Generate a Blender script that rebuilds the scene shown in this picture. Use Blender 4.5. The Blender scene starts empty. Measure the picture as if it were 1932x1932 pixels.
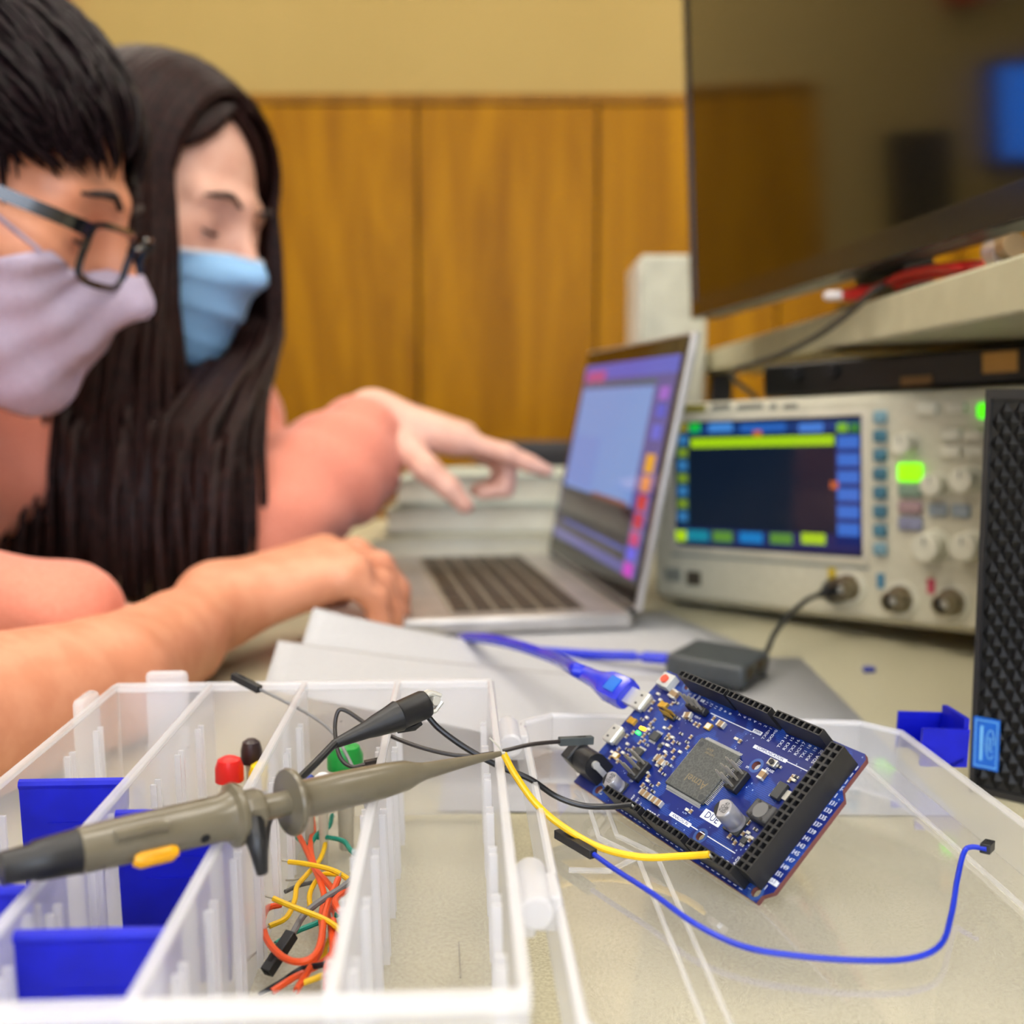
import bpy, bmesh, math, random
import numpy as np
from mathutils import Vector, Matrix
from mathutils.geometry import tessellate_polygon

random.seed(7)
rng = np.random.default_rng(7)
S = bpy.context.scene
COL = S.collection

# ------------------------------------------------------------------ camera, light, exposure
FPX, PITCH, CAMZ = 2050.0, math.radians(5.74), 0.165
cam_d = bpy.data.cameras.new('camera'); cam = bpy.data.objects.new('camera', cam_d); COL.objects.link(cam)
cam.location = (0, 0, CAMZ); cam.rotation_euler = (math.radians(90) - PITCH, 0, 0)
cam_d.sensor_width = 36.0; cam_d.lens = 36.0 * FPX / 1932.0
cam_d.clip_start = 0.01; cam_d.clip_end = 30
cam_d.dof.use_dof = True; cam_d.dof.focus_distance = 0.338; cam_d.dof.aperture_fstop = 8.0
S.camera = cam
S.view_settings.view_transform = 'Standard'; S.view_settings.look = 'None'
S.view_settings.exposure = 0.14; S.view_settings.gamma = 1.0; S.view_settings.use_curve_mapping = False
S.cycles.transparent_max_bounces = 24
S.cycles.max_bounces = 5; S.cycles.diffuse_bounces = 3; S.cycles.glossy_bounces = 2
S.cycles.use_adaptive_sampling = True; S.cycles.adaptive_threshold = 0.1; S.cycles.adaptive_min_samples = 12
S.cycles.use_light_tree = False
S.cycles.sample_clamp_indirect = 4.0
S.cycles.caustics_reflective = False; S.cycles.caustics_refractive = False

world = bpy.data.worlds.new('world'); S.world = world; world.use_nodes = True
world.node_tree.nodes['Background'].inputs[0].default_value = (1.0, 0.93, 0.82, 1)
world.node_tree.nodes['Background'].inputs[1].default_value = 0.25

WINDOW_FILL_W = 36.0; CEIL = 1.85; FLOOR = -0.74
LAMPS = [(-0.75, 0.45, 9), (0.75, 0.45, 9), (-0.75, 1.9, 4), (0.75, 1.9, 4), (-0.75, -1.0, 9), (0.75, -1.0, 9)]

# ------------------------------------------------------------------ helpers
C2W = np.array([[1, 0, 0], [0, -math.sin(PITCH), math.cos(PITCH)], [0, -math.cos(PITCH), -math.sin(PITCH)]])
def ray(u, v): return C2W @ np.array([(u - 966) / FPX, (v - 966) / FPX, 1.0])
def atz(u, v, z):
    d = ray(u, v); s = (z - CAMZ) / d[2]; return Vector((d * s + [0, 0, CAMZ]).tolist())
def aty(u, v, Y):
    d = ray(u, v); s = Y / d[1]; return Vector((d * s + [0, 0, CAMZ]).tolist())

def lin(c):
    c = c / 255.0
    return c / 12.92 if c <= 0.04045 else ((c + 0.055) / 1.055) ** 2.4
def rgb(c): return (lin(c[0]), lin(c[1]), lin(c[2]), 1.0)

MATS = {}
def mat(name, color=(200, 200, 200), rough=0.5, metal=0.0, noise=None, color2=None, bump=None, emit=None, spec=0.5, coat=0.0, sss=0.0, sheen=0.0):
    if name in MATS: return MATS[name]
    m = bpy.data.materials.new(name); m.use_nodes = True; MATS[name] = m
    nt = m.node_tree; b = nt.nodes['Principled BSDF']
    b.inputs['Base Color'].default_value = rgb(color); b.inputs['Roughness'].default_value = rough
    b.inputs['Metallic'].default_value = metal; b.inputs['Specular IOR Level'].default_value = spec
    b.inputs['Coat Weight'].default_value = coat
    if sss: b.inputs['Subsurface Weight'].default_value = sss; b.inputs['Subsurface Radius'].default_value = (0.01, 0.004, 0.002)
    if sheen: b.inputs['Sheen Weight'].default_value = sheen
    if emit:
        b.inputs['Emission Color'].default_value = rgb(emit[0]); b.inputs['Emission Strength'].default_value = emit[1]
    tc = nt.nodes.new('ShaderNodeTexCoord')
    sc = noise if noise else 40.0
    n = nt.nodes.new('ShaderNodeTexNoise'); n.inputs['Scale'].default_value = sc; n.inputs['Detail'].default_value = 3
    nt.links.new(tc.outputs['Object'], n.inputs['Vector'])
    if not color2: color2 = tuple(min(255, x * 0.93) for x in color)
    mx = nt.nodes.new('ShaderNodeMix'); mx.data_type = 'RGBA'
    mx.inputs[6].default_value = rgb(color); mx.inputs[7].default_value = rgb(color2)
    rp = nt.nodes.new('ShaderNodeMapRange'); rp.inputs[1].default_value = 0.4; rp.inputs[2].default_value = 0.6
    nt.links.new(n.outputs['Fac'], rp.inputs[0]); nt.links.new(rp.outputs[0], mx.inputs[0])
    nt.links.new(mx.outputs[2], b.inputs['Base Color'])
    if bump:
        bp = nt.nodes.new('ShaderNodeBump'); bp.inputs['Strength'].default_value = bump[1]; bp.inputs['Distance'].default_value = bump[2] if len(bump) > 2 else 0.001
        n2 = nt.nodes.new('ShaderNodeTexNoise'); n2.inputs['Scale'].default_value = bump[0]; n2.inputs['Detail'].default_value = 4
        nt.links.new(tc.outputs['Object'], n2.inputs['Vector']); nt.links.new(n2.outputs['Fac'], bp.inputs['Height'])
        nt.links.new(bp.outputs[0], b.inputs['Normal'])
    return m

def plastic(name, fac, color=(252, 252, 255), rough=0.25, trans=0.5, gloss=0.12):
    """translucent polypropylene: clear, milky and glossy parts mixed"""
    if name in MATS: return MATS[name]
    m = bpy.data.materials.new(name); m.use_nodes = True; MATS[name] = m
    nt = m.node_tree; nt.nodes.clear()
    out = nt.nodes.new('ShaderNodeOutputMaterial')
    tr = nt.nodes.new('ShaderNodeBsdfTransparent'); tr.inputs[0].default_value = (0.99, 0.992, 0.998, 1)
    df = nt.nodes.new('ShaderNodeBsdfDiffuse'); df.inputs[0].default_value = rgb(color)
    tl = nt.nodes.new('ShaderNodeBsdfTranslucent'); tl.inputs[0].default_value = rgb(color)
    gl = nt.nodes.new('ShaderNodeBsdfGlossy'); gl.inputs[0].default_value = (1, 1, 1, 1); gl.inputs['Roughness'].default_value = rough
    m1 = nt.nodes.new('ShaderNodeMixShader'); m1.inputs[0].default_value = trans
    nt.links.new(df.outputs[0], m1.inputs[1]); nt.links.new(tl.outputs[0], m1.inputs[2])
    m2 = nt.nodes.new('ShaderNodeMixShader')
    m2.inputs[0].default_value = fac
    nt.links.new(tr.outputs[0], m2.inputs[1]); nt.links.new(m1.outputs[0], m2.inputs[2])
    fr = nt.nodes.new('ShaderNodeFresnel'); fr.inputs[0].default_value = 1.4
    ml = nt.nodes.new('ShaderNodeMath'); ml.operation = 'MULTIPLY'; ml.inputs[1].default_value = gloss * 6; ml.use_clamp = True
    geo = nt.nodes.new('ShaderNodeNewGeometry'); inv = nt.nodes.new('ShaderNodeMath'); inv.operation = 'SUBTRACT'; inv.inputs[0].default_value = 1.0
    nt.links.new(geo.outputs['Backfacing'], inv.inputs[1])
    m0 = nt.nodes.new('ShaderNodeMath'); m0.operation = 'MULTIPLY'; nt.links.new(fr.outputs[0], m0.inputs[0]); nt.links.new(inv.outputs[0], m0.inputs[1])
    nt.links.new(m0.outputs[0], ml.inputs[0])
    m3 = nt.nodes.new('ShaderNodeMixShader'); nt.links.new(ml.outputs[0], m3.inputs[0])
    nt.links.new(m2.outputs[0], m3.inputs[1]); nt.links.new(gl.outputs[0], m3.inputs[2])
    nt.links.new(m3.outputs[0], out.inputs[0])
    return m

MW = {}
def tag(o, label=None, cat=None, group=None, kind=None):
    if label: o['label'] = label
    if cat: o['category'] = cat
    if group: o['group'] = group
    if kind: o['kind'] = kind
    return o
def thing(name, label, cat, loc=(0, 0, 0), M=None, group=None):
    o = bpy.data.objects.new(name, None); COL.objects.link(o); o.empty_display_size = 0.01
    mw = M if M is not None else Matrix.Translation(Vector(loc))
    o.matrix_world = mw; MW[o.name] = mw.copy()
    return tag(o, label, cat, group)
def link_mesh(name, me, parent=None):
    o = bpy.data.objects.new(name, me); COL.objects.link(o)
    if parent is not None:
        o.parent = parent; MW[o.name] = MW.get(parent.name, Matrix())
    else: MW[o.name] = Matrix()
    return o

class MB:
    def __init__(s): s.v = []; s.f = []; s.m = []
    def add(s, vs, fs, mi=0):
        b = len(s.v); s.v += [tuple(x) for x in vs]; s.f += [tuple(b + i for i in f) for f in fs]; s.m += [mi] * len(fs); return s
    def box(s, lo, hi, M=None, mi=0):
        x0, y0, z0 = lo; x1, y1, z1 = hi
        vs = [Vector(p) for p in ((x0, y0, z0), (x1, y0, z0), (x1, y1, z0), (x0, y1, z0), (x0, y0, z1), (x1, y0, z1), (x1, y1, z1), (x0, y1, z1))]
        if M is not None: vs = [M @ p for p in vs]
        return s.add(vs, [(3, 2, 1, 0), (4, 5, 6, 7), (0, 1, 5, 4), (1, 2, 6, 5), (2, 3, 7, 6), (3, 0, 4, 7)], mi)
    def prism(s, poly, z0, z1, M=None, mi=0):
        n = len(poly)
        vs = [Vector((p[0], p[1], z0)) for p in poly] + [Vector((p[0], p[1], z1)) for p in poly]
        if M is not None: vs = [M @ p for p in vs]
        return s.add(vs, [tuple(range(n - 1, -1, -1)), tuple(range(n, 2 * n))] + [(i, (i + 1) % n, n + (i + 1) % n, n + i) for i in range(n)], mi)
    def tube(s, path, r, n=8, cap=True, mi=0, flat=1.0):
        path = [Vector(p) for p in path]; k = len(path)
        rs = r if isinstance(r, (list, tuple)) else [r] * k
        t = (path[1] - path[0]).normalized()
        a = Vector((0, 0, 1)) if abs(t.z) < 0.9 else Vector((1, 0, 0))
        u = t.cross(a).normalized(); vs = []
        for i in range(k):
            t2 = (path[min(i + 1, k - 1)] - path[max(i - 1, 0)]).normalized()
            u = (u - t2 * u.dot(t2))
            u = u.normalized() if u.length > 1e-6 else t2.orthogonal().normalized()
            w = t2.cross(u)
            for j in range(n):
                an = 2 * math.pi * j / n
                vs.append(path[i] + (u * math.cos(an) + w * math.sin(an) * flat) * rs[i])
        fs = []
        for i in range(k - 1):
            for j in range(n):
                a0 = i * n + j; a1 = i * n + (j + 1) % n; fs.append((a0, a1, a1 + n, a0 + n))
        if cap: fs += [tuple(range(n - 1, -1, -1)), tuple((k - 1) * n + j for j in range(n))]
        return s.add(vs, fs, mi)
    def cyl(s, p0, p1, r0, r1=None, n=16, mi=0): return s.tube([p0, p1], [r0, r0 if r1 is None else r1], n, True, mi)
    def lathe(s, p0, p1, prof, n=24, mi=0):
        """prof: list of (t along p0-p1 in metres, radius)"""
        p0, p1 = Vector(p0), Vector(p1); d = (p1 - p0).normalized()
        u = d.orthogonal().normalized(); w = d.cross(u); vs = []; k = len(prof)
        for t, r in prof:
            for j in range(n):
                an = 2 * math.pi * j / n; vs.append(p0 + d * t + (u * math.cos(an) + w * math.sin(an)) * max(r, 1e-5))
        fs = [(i * n + j, i * n + (j + 1) % n, (i + 1) * n + (j + 1) % n, (i + 1) * n + j) for i in range(k - 1) for j in range(n)]
        fs += [tuple(range(n - 1, -1, -1)), tuple((k - 1) * n + j for j in range(n))]
        return s.add(vs, fs, mi)
    def grid(s, fn, nu, nv, mi=0):
        vs = [fn(i / (nu - 1), j / (nv - 1)) for j in range(nv) for i in range(nu)]
        return s.add(vs, [(j * nu + i, j * nu + i + 1, (j + 1) * nu + i + 1, (j + 1) * nu + i) for j in range(nv - 1) for i in range(nu - 1)], mi)
    def mesh(s, name, mats, world=None, angle=35):
        vs = s.v
        if world is not None:
            iv = world.inverted(); vs = [tuple(iv @ Vector(p)) for p in s.v]
        me = bpy.data.meshes.new(name); me.from_pydata(vs, [], s.f)
        for m in (mats if isinstance(mats, (list, tuple)) else [mats]): me.materials.append(m)
        me.polygons.foreach_set('material_index', s.m); me.polygons.foreach_set('use_smooth', [True] * len(s.f))
        me.update(); me.set_sharp_from_angle(angle=math.radians(angle))
        return me
    def build(s, name, mats, parent=None, local=False, angle=35, bevel=0.0, seg=2, solid=0.0):
        W = None
        if parent is not None and not local: W = MW.get(parent.name, Matrix())
        o = link_mesh(name, s.mesh(name, mats, W, angle), parent)
        if solid:
            md = o.modifiers.new('solid', 'SOLIDIFY'); md.thickness = solid; md.offset = 0
        if bevel:
            md = o.modifiers.new('bevel', 'BEVEL'); md.width = bevel; md.segments = seg; md.limit_method = 'ANGLE'; md.angle_limit = math.radians(40)
        return o

def smooth_path(pts, n=8):
    """Catmull-Rom through the points"""
    P = [Vector(p) for p in pts]; P = [P[0] * 2 - P[1]] + P + [P[-1] * 2 - P[-2]]; out = []
    for i in range(1, len(P) - 2):
        a, b, c, d = P[i - 1], P[i], P[i + 1], P[i + 2]
        for k in range(n):
            t = k / n
            out.append(0.5 * ((2 * b) + (c - a) * t + (2 * a - 5 * b + 4 * c - d) * t * t + (3 * b - a - 3 * c + d) * t ** 3))
    out.append(P[-2]); return out

def text_mesh(s, size, extr=0.0, bold=0.0, align='CENTER'):
    cu = bpy.data.curves.new('lettering', 'FONT'); cu.body = s; cu.size = size; cu.resolution_u = 2
    cu.align_x = align; cu.align_y = 'CENTER'; cu.extrude = extr; cu.offset = bold
    ob = bpy.data.objects.new('lettering', cu); COL.objects.link(ob)
    dg = bpy.context.evaluated_depsgraph_get()
    me = bpy.data.meshes.new_from_object(ob.evaluated_get(dg)); bpy.data.objects.remove(ob); bpy.data.curves.remove(cu)
    return me
def lettering(name, s, size, M, material, parent, align='CENTER', bold=0.0):
    """M in the parent's own space"""
    me = text_mesh(s, size, 0.0, bold, align); me.name = name; me.transform(M); me.materials.clear(); me.materials.append(material)
    return link_mesh(name, me, parent)
def basis(o, x, y, z):
    x, y, z = Vector(x), Vector(y), Vector(z)
    return Matrix(((x.x, y.x, z.x, o[0]), (x.y, y.y, z.y, o[1]), (x.z, y.z, z.z, o[2]), (0, 0, 0, 1)))

# ------------------------------------------------------------------ the room
def wood_mat(name, c1, c2, scale=(3, 3, 0.35), rough=0.4, coat=0.0):
    m = bpy.data.materials.new(name); m.use_nodes = True; MATS[name] = m; nt = m.node_tree; b = nt.nodes['Principled BSDF']
    tc = nt.nodes.new('ShaderNodeTexCoord'); mp = nt.nodes.new('ShaderNodeMapping'); mp.inputs['Scale'].default_value = scale
    n = nt.nodes.new('ShaderNodeTexNoise'); n.inputs['Scale'].default_value = 4; n.inputs['Detail'].default_value = 6; n.inputs['Distortion'].default_value = 1.2
    cr = nt.nodes.new('ShaderNodeMix'); cr.data_type = 'RGBA'; cr.inputs[6].default_value = rgb(c1); cr.inputs[7].default_value = rgb(c2)
    nt.links.new(tc.outputs['Object'], mp.inputs[0]); nt.links.new(mp.outputs[0], n.inputs['Vector'])
    mr = nt.nodes.new('ShaderNodeMapRange'); mr.inputs[1].default_value = 0.35; mr.inputs[2].default_value = 0.65
    nt.links.new(n.outputs['Fac'], mr.inputs[0]); nt.links.new(mr.outputs[0], cr.inputs[0]); nt.links.new(cr.outputs[2], b.inputs['Base Color'])
    b.inputs['Roughness'].default_value = rough; b.inputs['Specular IOR Level'].default_value = 0.10; b.inputs['Coat Weight'].default_value = coat; b.inputs['Coat Roughness'].default_value = 0.15
    return m

plaster = mat('plaster_cream', (168, 142, 80), 0.8, noise=2, color2=(165, 139, 77), bump=(200, 0.2))
plaster_side = mat('plaster_side', (232, 222, 196), 0.8, noise=6)
ceil_m = mat('ceiling_white', (225, 222, 212), 0.9, noise=30)
floor_m = mat('floor_vinyl', (176, 166, 146), 0.4, noise=60, color2=(160, 150, 130))
wood = wood_mat('varnished_wood', (168, 116, 0), (138, 90, 0))
dark_wood = wood_mat('dark_wood', (70, 44, 20), (50, 30, 14))
dark_gap = mat('panel_gap', (45, 28, 8), 0.7)

WB = 2.6
def struct(name, mb, m, parent=None, **k):
    o = mb.build(name, m, parent, **k)
    if parent is None: o['kind'] = 'structure'
    return o
struct('floor', MB().box((-3, -2.5, FLOOR - 0.05), (3, WB + 0.1, FLOOR)), floor_m)
struct('ceiling', MB().box((-3, -2.5, CEIL), (3, WB + 0.1, CEIL + 0.05)), ceil_m)
wall_back = struct('wall_back', MB().box((-3, WB, FLOOR), (3, WB + 0.1, CEIL)), plaster)
struct('wall_left', MB().box((-3.1, -2.5, FLOOR), (-3, WB + 0.1, CEIL)), plaster_side)
struct('wall_right', MB().box((3, -2.5, FLOOR), (3.1, WB + 0.1, CEIL)), plaster_side)
struct('wall_front', MB().box((-3.1, -2.6, FLOOR), (3.1, -2.5, CEIL)), plaster_side)
# varnished wood panelling on the lower wall, each board its own piece
MB().box((-0.66, WB - 0.012, FLOOR), (3, WB, 0.845)).build('panel_backing', dark_gap, wall_back)
xs = [-0.66, -0.2183, 0.197, 0.62, 1.04, 1.46, 1.9, 2.4, 3.0]
for a, b in zip(xs[:-1], xs[1:]):
    MB().box((a + 0.003, WB - 0.03, FLOOR + 0.1), (b - 0.003, WB - 0.012, 0.845)).build('wood_panel', wood, wall_back, bevel=0.003)
tr = struct('trim_1', MB().box((-0.66, WB - 0.034, 0.847), (3, WB, 0.868)), wood_mat('trim_wood', (150, 104, 30), (120, 80, 20)))
struct('baseboard_back', MB().box((-0.66, WB - 0.035, FLOOR), (3, WB, FLOOR + 0.1)), dark_wood)
# ceiling lamps
lamp_face = mat('lamp_diffuser', (255, 250, 240), 0.5, emit=((255, 244, 226), 4.0)); lamp_face.cycles.emission_sampling = 'NONE'
lamp_frame = mat('lamp_frame', (230, 230, 228), 0.4)
LN = ['nearest left over the tabletop', 'nearest right over the tabletop', 'far left before the panelled wall', 'far right before the panelled wall', 'behind the camera on the left', 'behind the camera on the right']
for i, (x, y, w) in enumerate(LAMPS):
    t = thing('ceiling_light', 'white recessed ceiling light panel, ' + LN[i], 'ceiling light', (x, y, CEIL), group='ceiling light panels')
    fm = MB()
    for a in ((-0.62, -0.32, 0.62, -0.3), (-0.62, 0.3, 0.62, 0.32), (-0.62, -0.3, -0.6, 0.3), (0.6, -0.3, 0.62, 0.3)):
        fm.box((a[0], a[1], -0.03), (a[2], a[3], 0))
    fm.build('frame', lamp_frame, t, local=True)
    MB().box((-0.6, -0.3, -0.02), (0.6, 0.3, -0.004)).build('diffuser', lamp_face, t, local=True)
    ld = bpy.data.lights.new('ceiling_lamp', 'AREA'); ld.shape = 'RECTANGLE'; ld.size = 1.2; ld.size_y = 0.6; ld.energy = w; ld.color = (1.0, 0.965, 0.92)
    lo = bpy.data.objects.new('ceiling_lamp', ld); COL.objects.link(lo); lo.parent = t; lo.location = (0, 0, -0.04)

# added window behind the camera, never in view: fill light for faces and arms
win = MB()
for q in ((-1.3, 0.0, 1.3, 0.05), (-1.3, 1.35, 1.3, 1.4), (-1.3, 0.05, -1.25, 1.35), (1.25, 0.05, 1.3, 1.35), (-0.02, 0.05, 0.02, 1.35)): win.box((q[0], -2.5, q[1]), (q[2], -2.46, q[3]))
w1_ = struct('added_window_1', win, lamp_frame)
glow_pane = mat('window_fill_glow', (200, 215, 235), 0.2, emit=((205, 222, 255), 3.0)); glow_pane.cycles.emission_sampling = 'NONE'
for q in ((-1.25, -0.02), (0.02, 1.25)): MB().box((q[0], -2.495, 0.05), (q[1], -2.485, 1.35)).build('fill_pane', glow_pane, w1_)
ld = bpy.data.lights.new('window_fill', 'AREA'); ld.shape = 'RECTANGLE'; ld.size = 2.5; ld.size_y = 1.3; ld.energy = WINDOW_FILL_W; ld.color = (0.86, 0.92, 1.0)  # cool fill lamp added at the unseen window
lo = bpy.data.objects.new('window_fill', ld); COL.objects.link(lo); lo.parent = w1_; lo.location = (0, -2.45, 0.7); lo.rotation_euler = (math.radians(90), 0, 0)

# ------------------------------------------------------------------ table
lam = mat('laminate_beige', (200, 194, 164), 0.38, noise=900, color2=(180, 172, 142), spec=0.4)
tb = thing('work_table', 'beige laminate table under the laptop and organizer box', 'table', (0.2, 0.4, FLOOR))
MB().box((-0.405, -0.35, -0.03), (0.85, 1.55, 0)).build('tabletop', lam, tb, bevel=0.004)
steel = mat('painted_steel', (70, 68, 66), 0.4, 0.3)
for x in (-0.35, 0.76):
    for y in (-0.25, 1.42):
        MB().box((x - 0.02, y - 0.02, FLOOR), (x + 0.02, y + 0.02, -0.03)).build('leg', steel, tb)

# red alarm box on the wall, upper left
al = thing('fire_alarm', 'red alarm box with white plate high on the cream wall', 'alarm', (-1.06, WB, 1.1))
MB().box((-1.10, WB - 0.05, 1.035), (-1.015, WB, 1.16)).build('housing', mat('alarm_red', (200, 38, 12), 0.4), al, bevel=0.006)
MB().box((-1.20, WB - 0.03, 1.06), (-1.105, WB, 1.17)).build('plate', mat('alarm_white', (225, 215, 200), 0.5), al, bevel=0.004)
# ------------------------------------------------------------------ organizer box with open lid
pp_wall = plastic('polypropylene_wall', 0.30)
pp_floor = plastic('polypropylene_floor', 0.16, rough=0.2)
pp_rim = plastic('polypropylene_rim', 0.48)
pp_lid = plastic('polypropylene_lid', 0.13, rough=0.05, gloss=0.30)
blue_pl = mat('blue_plastic', (4, 16, 184), 0.45, noise=90, color2=(3, 13, 172), bump=(400, 0.15, 0.0004), spec=0.3)

BOXM = Matrix.Translation((0.0026, 0.190, 0.0015)) @ Matrix.Rotation(math.radians(2.8), 4, 'Z')
ZT = 0.0535; PW = 0.036; BL = 0.2275
bx = thing('organizer_box', 'clear plastic compartment organizer box with its lid folded open', 'storage box', M=BOXM)
MB().box((-4 * PW, 0, 0), (0, BL, 0.0018)).build('base', pp_floor, bx, local=True, bevel=0.001)

def wedge(p0, p1, z0, z1, tb, tt):
    """wall standing along p0-p1, thicker at its foot"""
    p0, p1 = Vector((*p0, 0)), Vector((*p1, 0)); d = (p1 - p0).normalized(); n = Vector((-d.y, d.x, 0))
    m = MB(); vs = []
    for p in (p0, p1):
        vs += [p - n * tb / 2 + Vector((0, 0, z0)), p + n * tb / 2 + Vector((0, 0, z0)), p + n * tt / 2 + Vector((0, 0, z1)), p - n * tt / 2 + Vector((0, 0, z1))]
    m.add(vs, [(0, 1, 2, 3), (7, 6, 5, 4), (0, 4, 5, 1), (1, 5, 6, 2), (2, 6, 7, 3), (3, 7, 4, 0)])
    return m
rib_me = None
def slot_ribs(wall, u, side, lean):
    """pairs of upright ribs that hold the dividers"""
    global rib_me
    if rib_me is None:
        m = MB()
        for y in (-0.0030, 0.0019): m.box((0, y, 0), (0.0022, y + 0.0011, ZT - 0.009))
        rib_me = m.mesh('slot_rib', pp_rim)
    for k in range(1, 8):
        o = link_mesh('slot_rib', rib_me, wall)
        o.location = (u + side * 0.0014, k * BL / 8.0, 0.002); o.rotation_euler = (0, side * lean, 0)
        if side < 0: o.rotation_euler = (0, -lean, math.pi)
WALLN = ['outer_wall', 'partition', 'partition', 'partition', 'outer_wall']
for i in range(5):
    u = -4 * PW + i * PW
    w = wedge((u, 0), (u, BL), 0.0018, ZT, 0.0036, 0.0016).build(WALLN[i], pp_wall, bx, local=True)
    MB().box((u - 0.0013, 0.001, ZT), (u + 0.0013, BL - 0.001, ZT + 0.0022)).build('rim', pp_rim, w, local=True, bevel=0.0006)
    if i < 4: slot_ribs(w, u, 1, -0.02)
    if i > 0: slot_ribs(w, u, -1, -0.02)
for v, nm in ((0, 'front_wall'), (BL, 'back_wall')):
    w = wedge((-4 * PW, v), (0, v), 0.0018, ZT, 0.0036, 0.0018).build(nm, pp_wall, bx, local=True)
    MB().box((-4 * PW - 0.001, v - 0.0022, ZT - 0.001), (0.001, v + 0.0022, ZT + 0.0022)).build('rim', pp_rim, w, local=True, bevel=0.0008)
# moulded latch lug on the far left corner, as on the real box
MB().box((-4 * PW + 0.010, BL + 0.0015, 0.015), (-4 * PW + 0.026, BL + 0.007, ZT + 0.006)).build('latch_lug', pp_rim, bx, local=True, bevel=0.002)
MB().box((-4 * PW - 0.007, BL - 0.030, 0.018), (-4 * PW - 0.0015, BL - 0.014, ZT + 0.004)).build('latch_lug', pp_rim, bx, local=True, bevel=0.002)
# hinge knuckles between box and lid
for v in (0.068, 0.195):
    h = MB(); h.cyl((0.006, v - 0.012, 0.043), (0.006, v + 0.012, 0.043), 0.0042, n=14)
    h.box((0.0005, v - 0.010, 0.036), (0.006, v + 0.010, 0.045)); h.box((0.006, v - 0.007, 0.036), (0.0125, v + 0.007, 0.045))
    h.build('hinge', pp_rim, bx, local=True, bevel=0.0008)

# the lid: shallow tray, lower towards its outer edge
LW, LH = 0.148, 0.0145
lt = math.atan2(0.0060, LW)
LIDM = Matrix.Translation((0.0115, 0, 0.0268)) @ Matrix.Rotation(lt, 4, 'Y')
def lidm(m):
    m.v = [tuple(LIDM @ Vector(p)) for p in m.v]; return m
lid = lidm(MB().box((0.002, 0.002, 0), (LW - 0.002, BL - 0.002, 0.0014))).build('lid', pp_lid, bx, local=True, bevel=0.0006)
def rim_wall(p0, p1):
    m = wedge(p0, p1, 0.0, LH, 0.003, 0.0018)
    d = (Vector(p1) - Vector(p0)).normalized(); n = Vector((-d.y, d.x))
    return lidm(m).build('lid_rim', pp_wall, lid, local=True, bevel=0.0005)
c = 0.012
lp = [(c, 0), (LW - c, 0), (LW, c), (LW, BL - c), (LW - c, BL), (c, BL), (0, BL - c), (0, c)]
for a, b in zip(lp, lp[1:] + lp[:1]): rim_wall(a, b)
for a, b in zip(lp, lp[1:] + lp[:1]):
    lidm(MB().tube([(*a, LH), (*b, LH)], 0.0013, 6)).build('lid_bead', pp_rim, lid, local=True)
# pressed ridges in the lid panel
ridge = [[(0.020, 0.215), (0.020, 0.138), (0.030, 0.124), (0.030, 0.020)], [(0.026, 0.215), (0.026, 0.140), (0.036, 0.126), (0.036, 0.020)],
         [(0.036, 0.014), (0.118, 0.014)], [(0.070, 0.020), (0.132, 0.020)], [(0.134, 0.030), (0.134, 0.212)], [(0.030, 0.217), (0.128, 0.217)],
         [(0.030, 0.124), (0.020, 0.114), (0.008, 0.114)]]
for r in ridge:
    lidm(MB().tube([(x, y, 0.0015) for x, y in r], 0.0008, 6)).build('ridge', pp_wall, lid, local=True)
# blue snap latch standing out from the lid edge
la = MB()
def lat(t): return [(0, 0.0045), (0.004, 0.0005), (0.011, -0.001), (0.0165, 0.002), (0.018, 0.009)][t]
pro = [lat(i) for i in range(5)]
vs, fs = [], []
for y in (0, 0.024):
    for (x, z) in pro: vs.append((LW + 0.0015 + x, 0.200 + y, LH - 0.006 + z))
for y in (0, 0.024):
    for (x, z) in pro: vs.append((LW + 0.0015 + x, 0.200 + y, LH - 0.0078 + z))
n5 = 5
for i in range(4):
    fs += [(i, i + 1, n5 + i + 1, n5 + i), (2 * n5 + i, 3 * n5 + i, 3 * n5 + i + 1, 2 * n5 + i + 1), (i, 2 * n5 + i, 2 * n5 + i + 1, i + 1), (n5 + i, n5 + i + 1, 3 * n5 + i + 1, 3 * n5 + i)]
fs += [(0, n5, 3 * n5, 2 * n5), (4, 2 * n5 + 4, 3 * n5 + 4, n5 + 4)]
la.add(vs, fs)
for y in (0.200, 0.2225): la.box((LW + 0.0015, y, LH - 0.008), (LW + 0.0195, y + 0.0016, LH + 0.0065))
la.box((LW + 0.0185, 0.203, LH + 0.001), (LW + 0.0205, 0.222, LH + 0.010))
lidm(la).build('latch', blue_pl, lid, local=True)['label'] = 'blue snap latch'

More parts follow.
